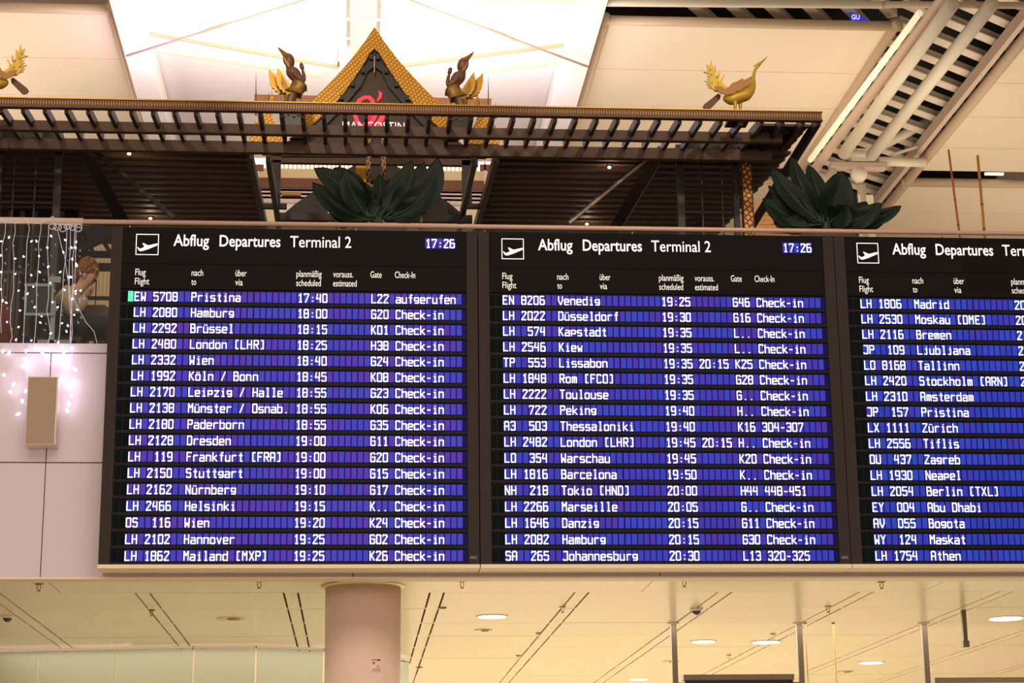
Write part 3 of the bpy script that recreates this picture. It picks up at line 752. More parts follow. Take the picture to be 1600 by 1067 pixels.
# ------------------------------------------------------------------ setting: hall roof high behind
ZH = 13.65
roof = empty('ceiling', (3, 33, ZH), 'pale roof panels of the departure hall with pinkish frames', kind='structure')
MB().box(-22, 34, 14, 46, 15.2, 15.3).build('roof_deck', M_hall_c, roof)
def rp(x0, x1, y0, y1, z=ZH, m=M_hall, th=.06, name='roof_panel'):
    MB().box(x0+.008, x1-.008, y0+.008, y1-.008, z, z+th).build(name, m, roof)
YJ = [26.9, 28.72, 30.26, 31.8, 33.2]
YK = [33.95, 35.6, 37.2, 39, 41, 43.5]
for (x0, x1) in ((-8.2, -3.6), (3.62, 8.0)):
    for a, b in list(zip(YJ, YJ[1:]))+list(zip(YK, YK[1:])): rp(x0, x1, a, b)
    for xe in (x0, x1): MB().tube([(xe, 26.7, ZH-.02), (xe, 43, ZH-.02)], .075, 10).build('edge_tube', M_frame, roof, smooth=True)
    for ye in (26.80, 33.75): MB().tube([(x0-.1, ye, ZH-.03), (x1+.1, ye, ZH-.03)], .075, 10).build('edge_tube', M_frame, roof, smooth=True)
for a, b in list(zip([22.5, 24.2, 25.8, 27.4, 29, 30.5, 32, 33.2], [24.2, 25.8, 27.4, 29, 30.5, 32, 33.2]))+list(zip(YK, YK[1:])): rp(10.12, 15.2, a, b)
MB().tube([(10.1, 22, ZH-.02), (10.1, 43, ZH-.02)], .09, 10).build('edge_tube', M_frame, roof, smooth=True)
MB().tube([(10.0, 33.75, ZH-.03), (15.3, 33.75, ZH-.03)], .085, 10).build('edge_tube', M_frame, roof, smooth=True)
MB().box(9.86, 9.95, 22, 43, ZH-.02, ZH+.18).build('gutter_edge', M_steelp, roof)
MB().box(10.0, 15, 33.30, 33.42, ZH+.1, ZH+.6).build('gap_lining', M_hall_c, roof)
# centre bay
L1 = [atz(205, -60, ZH), atz(219, 47.5, ZH), atz(529, 102.5, ZH), atz(529, -60, ZH)]
R1 = [atz(598, -60, ZH), atz(598, 104, ZH), atz(897, 66, ZH), atz(935, -60, ZH)]
MB().prism(L1, (0, 0, .08)).build('centre_panel', M_hall_c, roof)
MB().prism(R1, (0, 0, .08)).build('centre_panel', M_hall_c, roof)
MB().bar(L1[1], L1[2], .06, .10).build('edge_strip', M_frame, roof)
MB().bar(R1[1], R1[2], .06, .10).build('edge_strip', M_frame, roof)
MB().bar(L1[2], L1[3], .025, .06).build('dark_edge', M_brownp, roof)
MB().bar(R1[0], R1[1], .02, .06).build('dark_edge', M_brownp, roof)
Z2 = 13.80
MB().prism([atz(522, -60, 13.74), atz(606, -60, 13.74), atz(606, 100, 13.74), atz(522, 100, 13.74)], (0, 0, .05)).build('centre_panel', M_hall_c, roof)
L2 = [atz(218, 46, Z2), atz(529, 100, Z2), atz(585, 100, Z2), atz(585, 330, Z2), atz(270, 330, Z2)]
R2 = [atz(588, 100, Z2), atz(640, 98, Z2), atz(897, 64, Z2), atz(850, 330, Z2), atz(588, 330, Z2)]
MB().prism(L2, (0, 0, .08)).build('centre_panel', M_hall_c, roof)
MB().prism(R2, (0, 0, .08)).build('centre_panel', M_hall_c, roof)
MB().bar(atz(745, 113, Z2-.03), atz(888, 97, Z2-.03), .07, .05).build('edge_strip', M_hall, roof); MB().bar(atz(228, 76, Z2-.03), atz(500, 118, Z2-.03), .07, .05).build('edge_strip', M_hall, roof)
for x0, x1 in ((-3.52, -3.14), (3.1, 3.5)):
    MB().box(x0, x1, 22, 43, ZH-.28, ZH+.1).build('box_girder', M_hall_c, roof)
dg_ = empty('air_duct', (.05, 26, ZH), 'grey grilled air duct running under the roof above the gable', 'duct')
MB().box(-.14, .24, 22, 28.2, ZH-.12, ZH+.1).build('duct_body', M_grille, dg_)
for k in range(14): MB().box(-.12+k*.027, -.112+k*.027, 22, 28.2, ZH-.128, ZH-.12).build('grille_rib', M_frame, dg_)
MB().box(-.33, -.20, 22, 28.4, ZH-.10, ZH+.05).build('side_rail', M_hall_c, dg_); MB().box(.30, .40, 22, 28.4, ZH-.10, ZH+.05).build('side_rail', M_hall_c, dg_)
for y in (26.7, 27.4): MB().box(-.33, .40, y, y+.05, ZH-.14, ZH-.125).build('cross_strap', M_hall_c, dg_)
def rod(a, b, z, r, label, c='rod'):
    o = empty('tie_rod', (atz(*a, z)+atz(*b, z))/2, label, c, 'slanting tie rods under the centre roof')
    A, B = atz(*a, z), atz(*b, z); M1 = (A+B)/2; d = (B-A).normalized()
    MB().tube([A, B], r, 8).build('rod', M_steelp, o, smooth=True)
    MB().tube([M1-d*.35, M1-d*.15, M1+d*.15, M1+d*.35], [r, r*1.7, r*1.7, r], 8).build('turnbuckle', M_steelp, o, smooth=True)
rod((198, 87), (490, -4), 13.25, .020, 'tie rod rising to the right, left of the gable peak')
rod((628, -4), (918, 104), 13.25, .020, 'tie rod falling to the right, right of the gable peak')
# side walls / end of hall
hw = MB().box(-22, 34, 44.5, 44.7, 0, 15.2).build('wall_back', M_hall); tag(hw, 'far end wall of the departure hall', kind='structure')
# glazed strip with slats
sl = empty('window_1', (9, 30, 14.2), 'dark glazed roof strip behind slanting pale louvre slats', kind='structure')
MB().box(3.7, 8.05, 20, 29, 14.45, 14.5).build('dark_pane', M_dark, sl)
MB().box(8.05, 12.5, 20, 43, 14.45, 14.5).build('dark_pane', M_dark, sl)
p0 = atz(1500, 37, 13.9); p1_ = atz(1590, 75, 13.9); dv = (p1_-p0); dv.z = 0; dv = dv/dv.x
def slat(x0, x1, yref):
    a = Vector((x0, yref+dv.y*(x0-9), 13.95)); b = Vector((x1, yref+dv.y*(x1-9), 13.95))
    m = MB().bar(a, b, .20, .10); m.build('louvre_slat', M_steelw, sl)
    MB().bar(a+Vector((0, -.11, -.03)), b+Vector((0, -.11, -.03)), .03, .05).build('slat_lip', M_steelp, sl)
k = 0
y = 22.0
while y < 36.5:
    slat(8.15, 10.4, y); y += .66
for y in (17.0, 17.9, 18.8, 19.7, 20.6, 21.5, 22.4, 23.3, 24.2, 25.1):
    a = Vector((3.8, y, 13.95)); b = Vector((8.05, y+9*.72, 13.95))
    b2 = a+(b-a)*min(1, (28.6-y)/(9*.72))
    if 24.4 < b2.y: MB().bar(a+(b-a)*max(0, (24.6-y)/(9*.72)), b2, .16, .12).build('louvre_slat', M_steelw, sl)
bs = empty('blue_sign', atz(1338, 26, 13.8), 'small blue sign with white letters behind the roof edge', 'sign')
q0 = atz(1329, 21, 13.8); Yb = q0.y
A = [aty(1329, 18, Yb), aty(1331, 42, Yb), aty(1366, 42, Yb), aty(1362, 33, Yb)]
MB().prism([A[0], A[1], A[2], A[3]], (0, .05, 0)).build('sign_plate', M_blue, bs)
m = MB(); t0 = aty(1331, 30, Yb-.01); add_text(m, 'GU', t0.x, t0.z, Yb-.01, .075, .12); m.build('letters', M_lit, bs)

# roof truss at the right
tr = empty('roof_truss', (9, 29, 13.2), 'white tubular roof truss with two long parallel tubes meeting at a node', 'truss')
def tt(a, b, r, name='truss_tube', Y=None, z=13.3, m=M_steelw):
    if Y: A_, B_ = aty(*a, Y), aty(*b, Y)
    else: A_, B_ = atz(*a, z), atz(*b, z)
    return MB().tube([A_, B_], r, 12).build(name, m, tr, smooth=True)
tt((1488, 6), (1318, 240), .105); tt((1550, 6), (1362, 243), .105)
tt((1437, 20), (1266, 250), .05, 'light_tube', m=M_tube)
A_ = atz(1481, -12, 13.42); B_ = atz(1252, 292, 13.42); MB().bar(A_, B_, .17, .05).build('flat_beam', M_steelp, tr)
tt((735, 2), (1378, 7), .06, 'cross_tube', z=13.5); tt((1378, 7), (1700, 9), .05, 'cross_tube', z=13.5, m=M_frame)
YN = 32.2
tt((1366, 234), (1528, 150), .085, Y=YN); tt((1392, 243), (1466, 218), .03, Y=YN); tt((1372, 252), (1446, 254), .085, Y=YN)
tt((1302, 268), (1252, 345), .085, Y=YN); tt((1318, 240), (1368, 246), .12, 'node_tube', Y=YN)
q = aty(1340, 262, YN); MB().box(q.x-.5, q.x+.5, YN-.12, YN+.12, q.z-.03, q.z+.06).build('node_plate', M_steelp, tr)
q = aty(1342, 245, YN); MB().box(q.x-.16, q.x+.16, YN-.1, YN+.1, q.z-.12, q.z+.12).build('node_block', M_steelw, tr)
q = aty(1342, 274, YN); MB().lathe([(.02, .16), (.12, .12), (.15, .02), (.13, -.06), (.05, -.14)], q, 20).build('node_cap', M_steelw, tr, smooth=True)
q = aty(1346, 290, YN)
hc = empty('hall_column', (q.x, YN, 5.8), 'slim white steel column under the roof truss node behind the plant', 'column')
MB().lathe([(.10, 0), (.08, q.z-5.8)], (q.x, YN, 5.8), 16).build('shaft', M_steelw, hc, smooth=True)
q2 = aty(1350, 306, YN); MB().box(q2.x-.12, q2.x+.15, YN-.06, YN+.06, 5.8, q2.z).build('cladding', M_steelw, hc)
q = aty(1545, 273, 33.6); MB().box(q.x-.1, q.x+.25, 33.5, 33.55, q.z-.03, q.z+.01).build('gap_light', M_stripl, roof)

# ------------------------------------------------------------------ restaurant pavilion
CX = .165
ZE = 9.42; SL = .105
def zr(y): return ZE+SL*(y-20)
pv = empty('restaurant_pavilion', (CX, 23, 5.85), 'dark timber restaurant pavilion with gold-edged eave and boarded soffit', 'pavilion')
XL, XR = -4.77, 5.07
eb = MB().box(XL, XR, 19.97, 20.03, 9.437, 9.530).build('eave_band', M_band, pv)
MB().box(XL-.01, XR+.01, 19.955, 20.04, 9.528, 9.539).build('band_moulding', M_gold, eb)
MB().box(XL-.01, XR+.01, 19.962, 20.04, 9.430, 9.440).build('band_moulding', M_brownp, eb)
m = MB(); n = int((XR-XL)/.0285)
for k in range(n):
    x = XL+.012+k*.0285; m.prism([(x, 19.962, 9.483), (x+.008, 19.962, 9.450), (x+.016, 19.962, 9.483), (x+.008, 19.962, 9.518)], (0, .01, 0))
tag(m.build('band_beads', M_bead, eb), kind='stuff')
for k in range(-5, 39):
    x = -3.58+.2285*k
    if x > XR-.05: break
    MB().bar((x, 20.04, zr(20.04)+.02), (x, 21.24, zr(21.24)+.02), .042, .10).build('rafter', M_dwood, pv)
def pbeam(px, ya, yb, Y, d=.08, m=M_dwood, name='cross_beam', x0=XL+.1, x1=XR-.3):
    za, zb = aty(px, ya, Y).z, aty(px, yb, Y).z
    return MB().box(x0, x1, Y, Y+d, zb, za).build(name, m, pv)
pbeam(600, 197, 212, 20.62, m=M_dwood2); pbeam(600, 224, 241, 21.20, m=M_dwood2)
MB().box(XR-.05, XR, 20.03, 27, 9.40, 9.52).build('verge_board', M_dwood, pv)
MB().box(XL, XL+.05, 20.03, 27, 9.40, 9.52).build('verge_board', M_dwood, pv)
OL, OR = -1.262, 1.60
t = 1.30; first = True
while t < 6.6:
    y = 20+t; st = .315
    for (a, b) in ((XL+.05, OL), (OR, XR-.05)):
        m = MB(); z = zr(y)
        m.prism([(a, y, z-.025), (a, y+st, z+SL*st+.005), (a, y+st, z+SL*st+.035), (a, y, z+.010)], (b-a, 0, 0))
        m.build('soffit_board', M_dwood2, pv)
    t += st
for y in [20.35, 20.66, 20.97, 21.28]:      # boards at the right hip
    z = zr(y); MB().prism([(4.40, y, z+.05), (4.40, y+.31, z+.10), (4.40, y+.31, z+.12), (4.40, y, z+.08)], (.62, 0, 0)).build('soffit_board', M_dwood2, pv)
for x in (OL-.02, OR-.02):
    MB().bar((x+.02, 21.6, zr(21.6)-.05), (x+.02, 26.5, zr(26.5)-.05), .07, .12).build('opening_edge', M_dwood, pv)
    dx = .24 if x < 0 else -.24
    MB().bar((x+dx, 21.6, zr(21.6)-.1), (x+dx*.9, 26.3, zr(26.3)-.12), .06, .12).build('opening_edge', M_dwood, pv)
# rear header, posts, struts
zh = aty(150, 378, 26.6).z
MB().box(XL, OL, 26.6, 26.7, zh, 10.2).build('rear_header', M_dwood, pv); MB().box(OR, XR, 26.6, 26.7, zh, 10.2).build('rear_header', M_dwood, pv)
for sx in (-1, 1):
    xp = CX+sx*3.585
    MB().box(xp-.04, xp+.04, 21.55, 21.63, 5.85, 9.72).build('post', M_iron, pv)
    MB().bar((CX+sx*3.38, 21.62, 9.71), (CX+sx*2.27, 21.62, 8.76), .045, .045, (0, 1, 0)).build('strut', M_frame if sx > 0 else M_iron, pv)
    MB().bar((CX+sx*3.36, 21.60, 9.71), (CX+sx*2.25, 21.60, 8.76), .018, .018, (0, 1, 0)).build('strut_cable', M_iron, pv)
    MB().bar((CX+sx*3.40, 21.8, 9.70), (CX+sx*3.0, 23.6, 9.2), .13, .13, (0, 1, 0)).build('brace', M_iron, pv)
    xa, xb = sorted((CX+sx*3.62, CX+sx*4.30))
    for x in (xa+.22, xa+.46): MB().box(x-.008, x+.008, 21.58, 21.6, 5.85, 9.75).build('lattice_bar', M_iron, pv)
    for z in (9.18, 8.90, 8.5): MB().box(xa, xb, 21.58, 21.6, z-.008, z+.008).build('lattice_bar', M_iron, pv)
    MB().box(xa, xb, 21.56, 21.64, 9.68, 9.78).build('lattice_head', M_iron, pv)
    xc = CX+sx*4.24
    MB().box(xc-.03, xc+.03, 21.54, 21.62, 5.85, 9.76).build('lattice_head', M_iron, pv)
    xo = CX+sx*4.355
    oc = MB().box(xo-.055, xo+.055, 21.46, 21.60, 5.85, 9.80).build('ornate_column', M_floral, pv)
    MB().box(xo-.062, xo-.052, 21.45, 21.50, 5.85, 9.80).box(xo+.052, xo+.062, 21.45, 21.50, 5.85, 9.80).build('column_edge', M_orn, oc)
    MB().bar((CX+sx*4.5, 25.2, 10.0), (CX+sx*3.7, 25.2, 8.2), .10, .10, (0, 1, 0)).build('brace', M_iron, pv)
# inner frame seen through the opening
YI = 24.2
def ib(x0, y0, x1, y1, Y=YI, d=.08, m=M_iron, name='inner_beam'):
    a, b = aty(x0, y1, Y), aty(x1, y0, Y)
    return MB().box(a.x, b.x, Y, Y+d, a.z, b.z).build(name, m, pv)
ib(424, 243, 747, 253.5, m=M_dwood2); ib(410, 228, 760, 240, 23.0, m=M_dwood); ib(425, 250, 439, 318, name='inner_post'); ib(722, 250, 737, 318, name='inner_post')
ib(433, 336, 738, 343, m=M_dwood); ib(402, 318, 448, 324, m=M_dwood); ib(722, 318, 765, 324, m=M_dwood)
ib(556, 253, 572, 284, 24.6, m=M_gold, name='gold_panel'); ib(528, 253, 533, 300, 25.0, m=M_brownp, name='inner_post'); ib(630, 253, 635, 300, 25.0, m=M_brownp, name='inner_post')
ib(440, 300, 470, 305, 27, m=M_ochre, name='inner_beam')
for pts_ in (((430, 345), (462, 318), (500, 292), (512, 300), (512, 345)), ((735, 345), (703, 318), (668, 294), (655, 300), (655, 345))):
    MB().prism([aty(*q_, 24.8) for q_ in pts_], (0, .1, 0)).build('stall_roof', M_dwood, pv)
MB().prism([aty(*q_, 24.9) for q_ in ((540, 266), (566, 250), (606, 250), (630, 266), (630, 284), (540, 284))], (0, .1, 0)).build('stall_roof', M_dwood, pv)
for xa, xb in ((572, 579.5), (595.5, 603)):
    a, b = aty(xa, 290, 21.72), aty(xb, 214, 21.72)
    MB().box(a.x, b.x, 21.70, 21.76, 5.85, b.z).build('lattice_column', M_lattice, pv)

# ------------------------------------------------------------------ gable
YG = 21.66
gb = empty('temple_gable', aty(585, 222, YG), 'gold bargeboarded temple gable carrying the red emblem and restaurant name', 'gable')
def G(px, py, dy=0): return aty(px, py, YG+dy)
Lo = [(585.25, 42), (569, 66), (549, 92), (526, 118), (503, 142), (478, 165), (452, 190), (478, 203), (490, 193), (521, 165), (539, 143), (555, 120), (568, 100), (577, 84), (585.25, 76)]
def mir(p): return (1170.5-p[0], p[1]+.012*(p[0]-585)*-1)
MB().prism([G(*p) for p in Lo], (0, .06, 0)).build('bargeboard', M_goldp, gb)
MB().prism([G(*mir(p)) for p in Lo], (0, .06, 0)).build('bargeboard', M_goldp, gb)
lo2 = [(390, 223), (390, 206), (398, 192), (411, 178), (420, 163), (424.5, 141), (428, 160), (424, 180), (433, 200), (446, 211), (446, 223)]
MB().prism([G(*p, .03) for p in lo2], (0, .06, 0)).build('side_bargeboard', M_goldp, gb)
MB().prism([G(*mir(p), .03) for p in lo2], (0, .06, 0)).build('side_bargeboard', M_goldp, gb)
# second lower wing boards
lo3 = [(446, 163), (452, 150), (455, 168), (470, 180), (480, 196), (462, 196)]
MB().prism([G(*mir(p), .05) for p in lo3], (0, .04, 0)).build('side_bargeboard', M_goldp, gb)
inner = [(585, 76), (577, 86), (567, 104), (554, 124), (538, 147), (520, 169), (490, 196), (462, 214), (440, 226), (440, 244)]
poly = inner+[(730, 245), (730, 230)]+[mir(p) for p in reversed(inner[:-2])][:-1]
MB().prism([G(*p, .10) for p in poly], (0, .05, 0)).build('gable_face', M_gbl, gb)
dark = [(585, 80), (574, 98), (556, 122), (540, 145), (522, 168), (492, 196), (452, 216), (476, 216), (508, 196), (534, 170), (552, 148), (564, 134), (574, 112), (585, 104)]
MB().prism([G(*p, .04) for p in dark], (0, .05, 0)).build('inner_fascia', M_sblack, gb)
MB().prism([G(*mir(p), .04) for p in dark], (0, .05, 0)).build('inner_fascia', M_sblack, gb)
for (x, y) in ((580, 89), (567, 110), (551, 131), (534, 152)):
    for f in (lambda p: p, mir):
        a = G(*f((x, y)), .0); MB().box(a.x-.022, a.x+.022, a.y-.01, a.y+.06, a.z-.03, a.z+.03).build('purlin_end', M_iron, gb)
a = G(585, 88, -.01); MB().box(a.x-.006, a.x+.006, a.y, a.y+.03, a.z-.20, a.z).build('apex_rod', M_frame, gb)
# emblem: curved red strokes
def stroke(pts, wd, name='emblem_stroke', m=M_red):
    P = [Vector((G(x, y, .085).x, G(x, y, .085).z)) for x, y in pts]
    mb = MB(); n = len(P); s = G(585, 180).y*0+1/140.0
    for i, p in enumerate(P):
        d = (P[min(i+1, n-1)]-P[max(i-1, 0)]).normalized(); nn = Vector((-d.y, d.x))*wd[i]*.0036
        mb.v += [(p.x+nn.x, YG+.085, p.y+nn.y), (p.x-nn.x, YG+.085, p.y-nn.y), (p.x+nn.x, YG+.1, p.y+nn.y), (p.x-nn.x, YG+.1, p.y-nn.y)]
    for i in range(n-1):
        a = i*4; b = a+4; mb.f += [(a, a+1, b+1, b), (a, b, b+2, a+2), (a+1, a+3, b+3, b+1)]
    return mb.build(name, m, gb)
stroke([(566, 197), (558, 190), (555, 180), (556, 168), (561, 157), (569, 152), (577, 152), (582, 157), (583, 167), (580, 178), (574, 190), (568, 197)], [4, 7, 7, 7, 6.5, 6, 6.5, 7, 7.5, 7, 7, 5])
stroke([(574, 198), (580, 186), (588, 172), (596, 165), (601, 164)], [9, 13, 11, 6, 3])
stroke([(588, 198), (595, 188), (600, 176), (602, 166)], [10, 9, 7, 3])
stroke([(592, 142), (594.5, 146), (594, 151), (589, 158)], [1.5, 5, 5.5, 1])
a = G(535, 205, .07); m = MB(); w_ = G(632, 205, .07).x-a.x
add_text(m, 'MANGOSTIN', a.x, G(585, 203, .07).z, YG+.07, .10, w_, -.004); m.build('name_lettering', M_sgn, gb)
lf = empty('pendant_lamp', aty(583, 232, 21.4), 'small lit pendant lamp under the gable between two gilded columns', 'lamp')
q = aty(583, 234, 21.4); MB().lathe([(.012, .05), (.016, .02), (.05, -.02)], q, 16).build('shade', M_brass, lf); MB().lathe([(.012, -.0), (.016, -.015), (.01, -.03)], q, 12).build('lamp_bulb', M_lamp, lf)
MB().tube([q+Vector((0, 0, .05)), q+Vector((0, 0, .14))], .004, 6).build('stem', M_iron, lf)
# roof ridge beams and spires behind the gable
rb_ = empty('ridge_beam', aty(585, 158, 24.5), 'long dark brown beam crossing behind the gable', 'beam')
a, b = aty(397, 164, 24.5), aty(768, 158, 24.5); za = aty(585, 153, 24.5).z; zb = aty(585, 165, 24.5).z
MB().box(a.x, b.x, 24.5, 24.6, za-.02, za+.02).build('upper_flange', M_brownp, rb_); MB().box(a.x, b.x, 24.53, 24.58, zb, za-.02).build('web', M_dwood2, rb_); MB().box(a.x, b.x, 24.5, 24.6, zb-.02, zb+.01).build('lower_flange', M_brownp, rb_)
for px, y0, y1, lb in ((400, 112, 180, 'tall thin spire at the left end of the dark beam'), (420, 142, 175, 'short thin spire left of the praying figure'), (763, 118, 180, 'tall thin spire at the right end of the dark beam'), (774.5, 158, 185, 'short thin spire at the far right of the gable')):
    A = aty(px, y1, 22.6); B = aty(px, y0, 22.6); MBx = MB().tube([A, (A+B)/2, B], [.014, .008, .001], 6); o = MBx.build('spire', M_gold2); tag(o, lb, 'spire', 'thin spires beside the gable')

# ------------------------------------------------------------------ skinned figures
def skin(name, verts, edges, radii, m, parent, sub=2, root=0):
    me = bpy.data.meshes.new(name); me.from_pydata([tuple(v) for v in verts], edges, [])
    o = bpy.data.objects.new(name, me); COL.objects.link(o)
    o.modifiers.new('s', 'SKIN'); o.modifiers.new('b', 'SUBSURF').levels = sub
    sv = me.skin_vertices[0].data if me.skin_vertices else None
    if sv is None:
        bpy.context.view_layer.objects.active = o
        me.skin_vertices.new() if hasattr(me.skin_vertices, 'new') else None
        sv = me.skin_vertices[0].data
    for i, r in enumerate(radii):
        sv[i].radius = (r, r) if not isinstance(r, tuple) else r; sv[i].use_root = (i == root)
    dg = bpy.context.evaluated_depsgraph_get(); dg.update()
    m2 = bpy.data.meshes.new_from_object(o.evaluated_get(dg)); bpy.data.objects.remove(o)
    m2.materials.clear(); m2.materials.append(m); m2.shade_smooth(); m2.name = name
    o = bpy.data.objects.new(name, m2); COL.objects.link(o)
    if parent is not None:
        o.parent = parent; o.matrix_parent_inverse = MPI(parent)
    return o

def flame(mb, base, tip, wd, Y, n=6, th=.03, bend=0, serr=.18):
    """upright carved flame feather between two image points on the plane Y"""
    A, B = aty(*base, Y), aty(*tip, Y); d = B-A; L = d.length; d.normalize(); nn = Vector((-d.z, 0, d.x))
    left = []; right = []
    for i in range(n+1):
        t = i/n; w = wd*math.sin(PI*min(1, (t*.9+.12)))**.8*(1-t*.55) if t < 1 else 0
        c = A+d*L*t+nn*bend*math.sin(PI*t)
        left.append(c+nn*w); right.append(c-nn*w)
        if i < n-1:
            c2 = A+d*L*(t+.6/n)+nn*bend*math.sin(PI*(t+.5/n)); left.append(c2+nn*w*(1-serr)); right.append(c2-nn*w*(1-serr))
    mb.prism(left+list(reversed(right))[1:], (0, th, 0)); return mb

def kinnari(fx, fy, label):
    Y = 20.9
    f = lambda x, y, dy=0: aty(fx(x), fy(y), Y+dy)
    root = empty('praying_statue', f(457, 196), label, 'statue', 'gilded praying winged statues on the eave')
    k = .0072
    # body
    V = [f(462, 137), f(457, 148), f(452, 162), f(451, 176), f(467, 130), f(465, 124), f(460, 116), f(455, 111), f(453, 107), f(452, 103), f(451, 96), f(449, 91)]
    E_ = [(0, 1), (1, 2), (2, 3), (0, 4), (4, 5), (5, 6), (6, 7), (7, 8), (8, 9), (9, 10), (10, 11)]
    Rr = [11*k, 9*k, 8*k, 8*k, 9.5*k, 9*k, 11.5*k, 11*k, 7*k, 6*k, 6*k, 5*k]
    body = skin('body', V, E_, Rr, M_bronze, root, 2)
    hm = MB(); hm.lathe([(.014, -.084), (.040, -.070), (.056, -.042), (.064, -.008), (.064, .028), (.054, .056), (.034, .074), (.01, .080)], (0, 0, 0), 18)
    tilt = -.30 if fx(2) > fx(1) else .30
    ho = hm.build('head', M_bronze, root, smooth=True, loc=(0, 0, 0)); ho.location = f(451.5, 95)-root.location; ho.rotation_euler = (0, tilt, 0)
    # face details
    fc = f(457.5, 98); MB().lathe([(.004, -.022), (.010, -.012), (.006, .0), (.003, .008)], fc, 8).build('nose', M_bronze, root, smooth=True)
    for dy in (-.03, .03):
        e = f(455.5, 94, dy); MB().lathe([(.001, .005), (.006, 0), (.001, -.005)], e, 8).build('eye', M_sblack, root)
    # arms
    for dy in (-.045, .045):
        skin('arm', [f(457, 112, dy*1.4), f(466, 121, dy*1.9), f(475, 127, dy*1.5), f(475, 118, dy*.8), f(472.5, 109, dy*.3)], [(0, 1), (1, 2), (2, 3), (3, 4)], [4.6*k, 4.2*k, 4*k, 3.2*k, 2.6*k], M_bronze, root, 1)
        hb = skin('hand', [f(472.5, 110, dy*.2), f(471.5, 105, dy*.2), f(470.5, 98.5, dy*.15), f(471.8, 99, dy*.3), f(474, 104, dy*.3)], [(0, 1), (1, 2), (1, 3), (1, 4)], [4*k, 5*k, 2.2*k, 2.2*k, 2.2*k], M_bronze, root, 1)
    # skirt, legs drape
    skin('skirt', [f(469, 131), f(462, 136), f(459, 146), f(461, 153)], [(0, 1), (1, 2), (2, 3)], [7.4*k, 12.5*k, 9.5*k, 4.5*k], M_gold2, root, 2, root=1)
    skin('leg_drape', [f(449, 144), f(448.5, 156), f(450, 176)], [(0, 1), (1, 2)], [5*k, 5.4*k, 6.4*k], M_gold2, root, 2)
    # headdress
    A = f(449, 89); B = f(433.5, 73.5); d = B-A
    MB().tube([A-d*.25, A, A+d*.25, A+d*.45, A+d*.7, B], [7.6*k, 7.4*k, 4.4*k, 3.2*k, 2.2*k, .4*k], 10).build('pointed_crown', M_gold2, root, smooth=True)
    mb = MB(); flame(mb, (fx(452), fy(104)), (fx(443), fy(88)), 3.2*k, Y-.055, 5, .02); mb.build('ear_guard', M_gold2, root)
    mb = MB(); flame(mb, (fx(447), fy(96)), (fx(453), fy(83.5)), 3.0*k, Y-.04, 4, .08); mb.build('brow_crest', M_gold2, root)
    # tail flames
    for (b_, t_, w_, dy) in (((449, 146), (419.5, 107), 13.0, .03), ((454, 146), (434, 105), 12.0, -.05)):
        mb = MB(); flame(mb, (fx(b_[0]), fy(b_[1])), (fx(t_[0]), fy(t_[1])), w_*k, Y+dy, 7, .04, bend=(.03 if fx(1) < fx(2) else -.03)); mb.build('tail_flame', M_gold, root)
        mb = MB(); flame(mb, (fx(b_[0]), fy(b_[1])), (fx(t_[0]*.72+b_[0]*.28), fy(t_[1]*.72+b_[1]*.28)), w_*k*.5, Y+dy-.012, 4, .02, bend=(.02 if fx(1) < fx(2) else -.02)); mb.build('feather_inlay', M_gold2, root)
    A = f(457, 184); pz0 = zr(20.9)+.052; pz1 = f(457, 174).z
    pd = MB().box(A.x-.13, A.x+.13, 20.78, 21.02, pz0, pz1).build('pedestal', M_sblack, root)
    for q_ in ((-.09, .0), (-.04, .02), (.02, .0), (.07, .02)):
        MB().lathe([(.004, -.012), (.018, 0), (.004, .02)], (A.x+q_[0], 20.775, (pz0+pz1)/2+q_[1]), 8).build('pedestal_boss', M_gold2, pd)
    return root
kinnari(lambda x: x, lambda y: y, 'gilded praying winged statue left of the gable, facing right')
kinnari(lambda x: 1174.5-x, lambda y: y+7, 'gilded praying winged statue right of the gable, facing left')

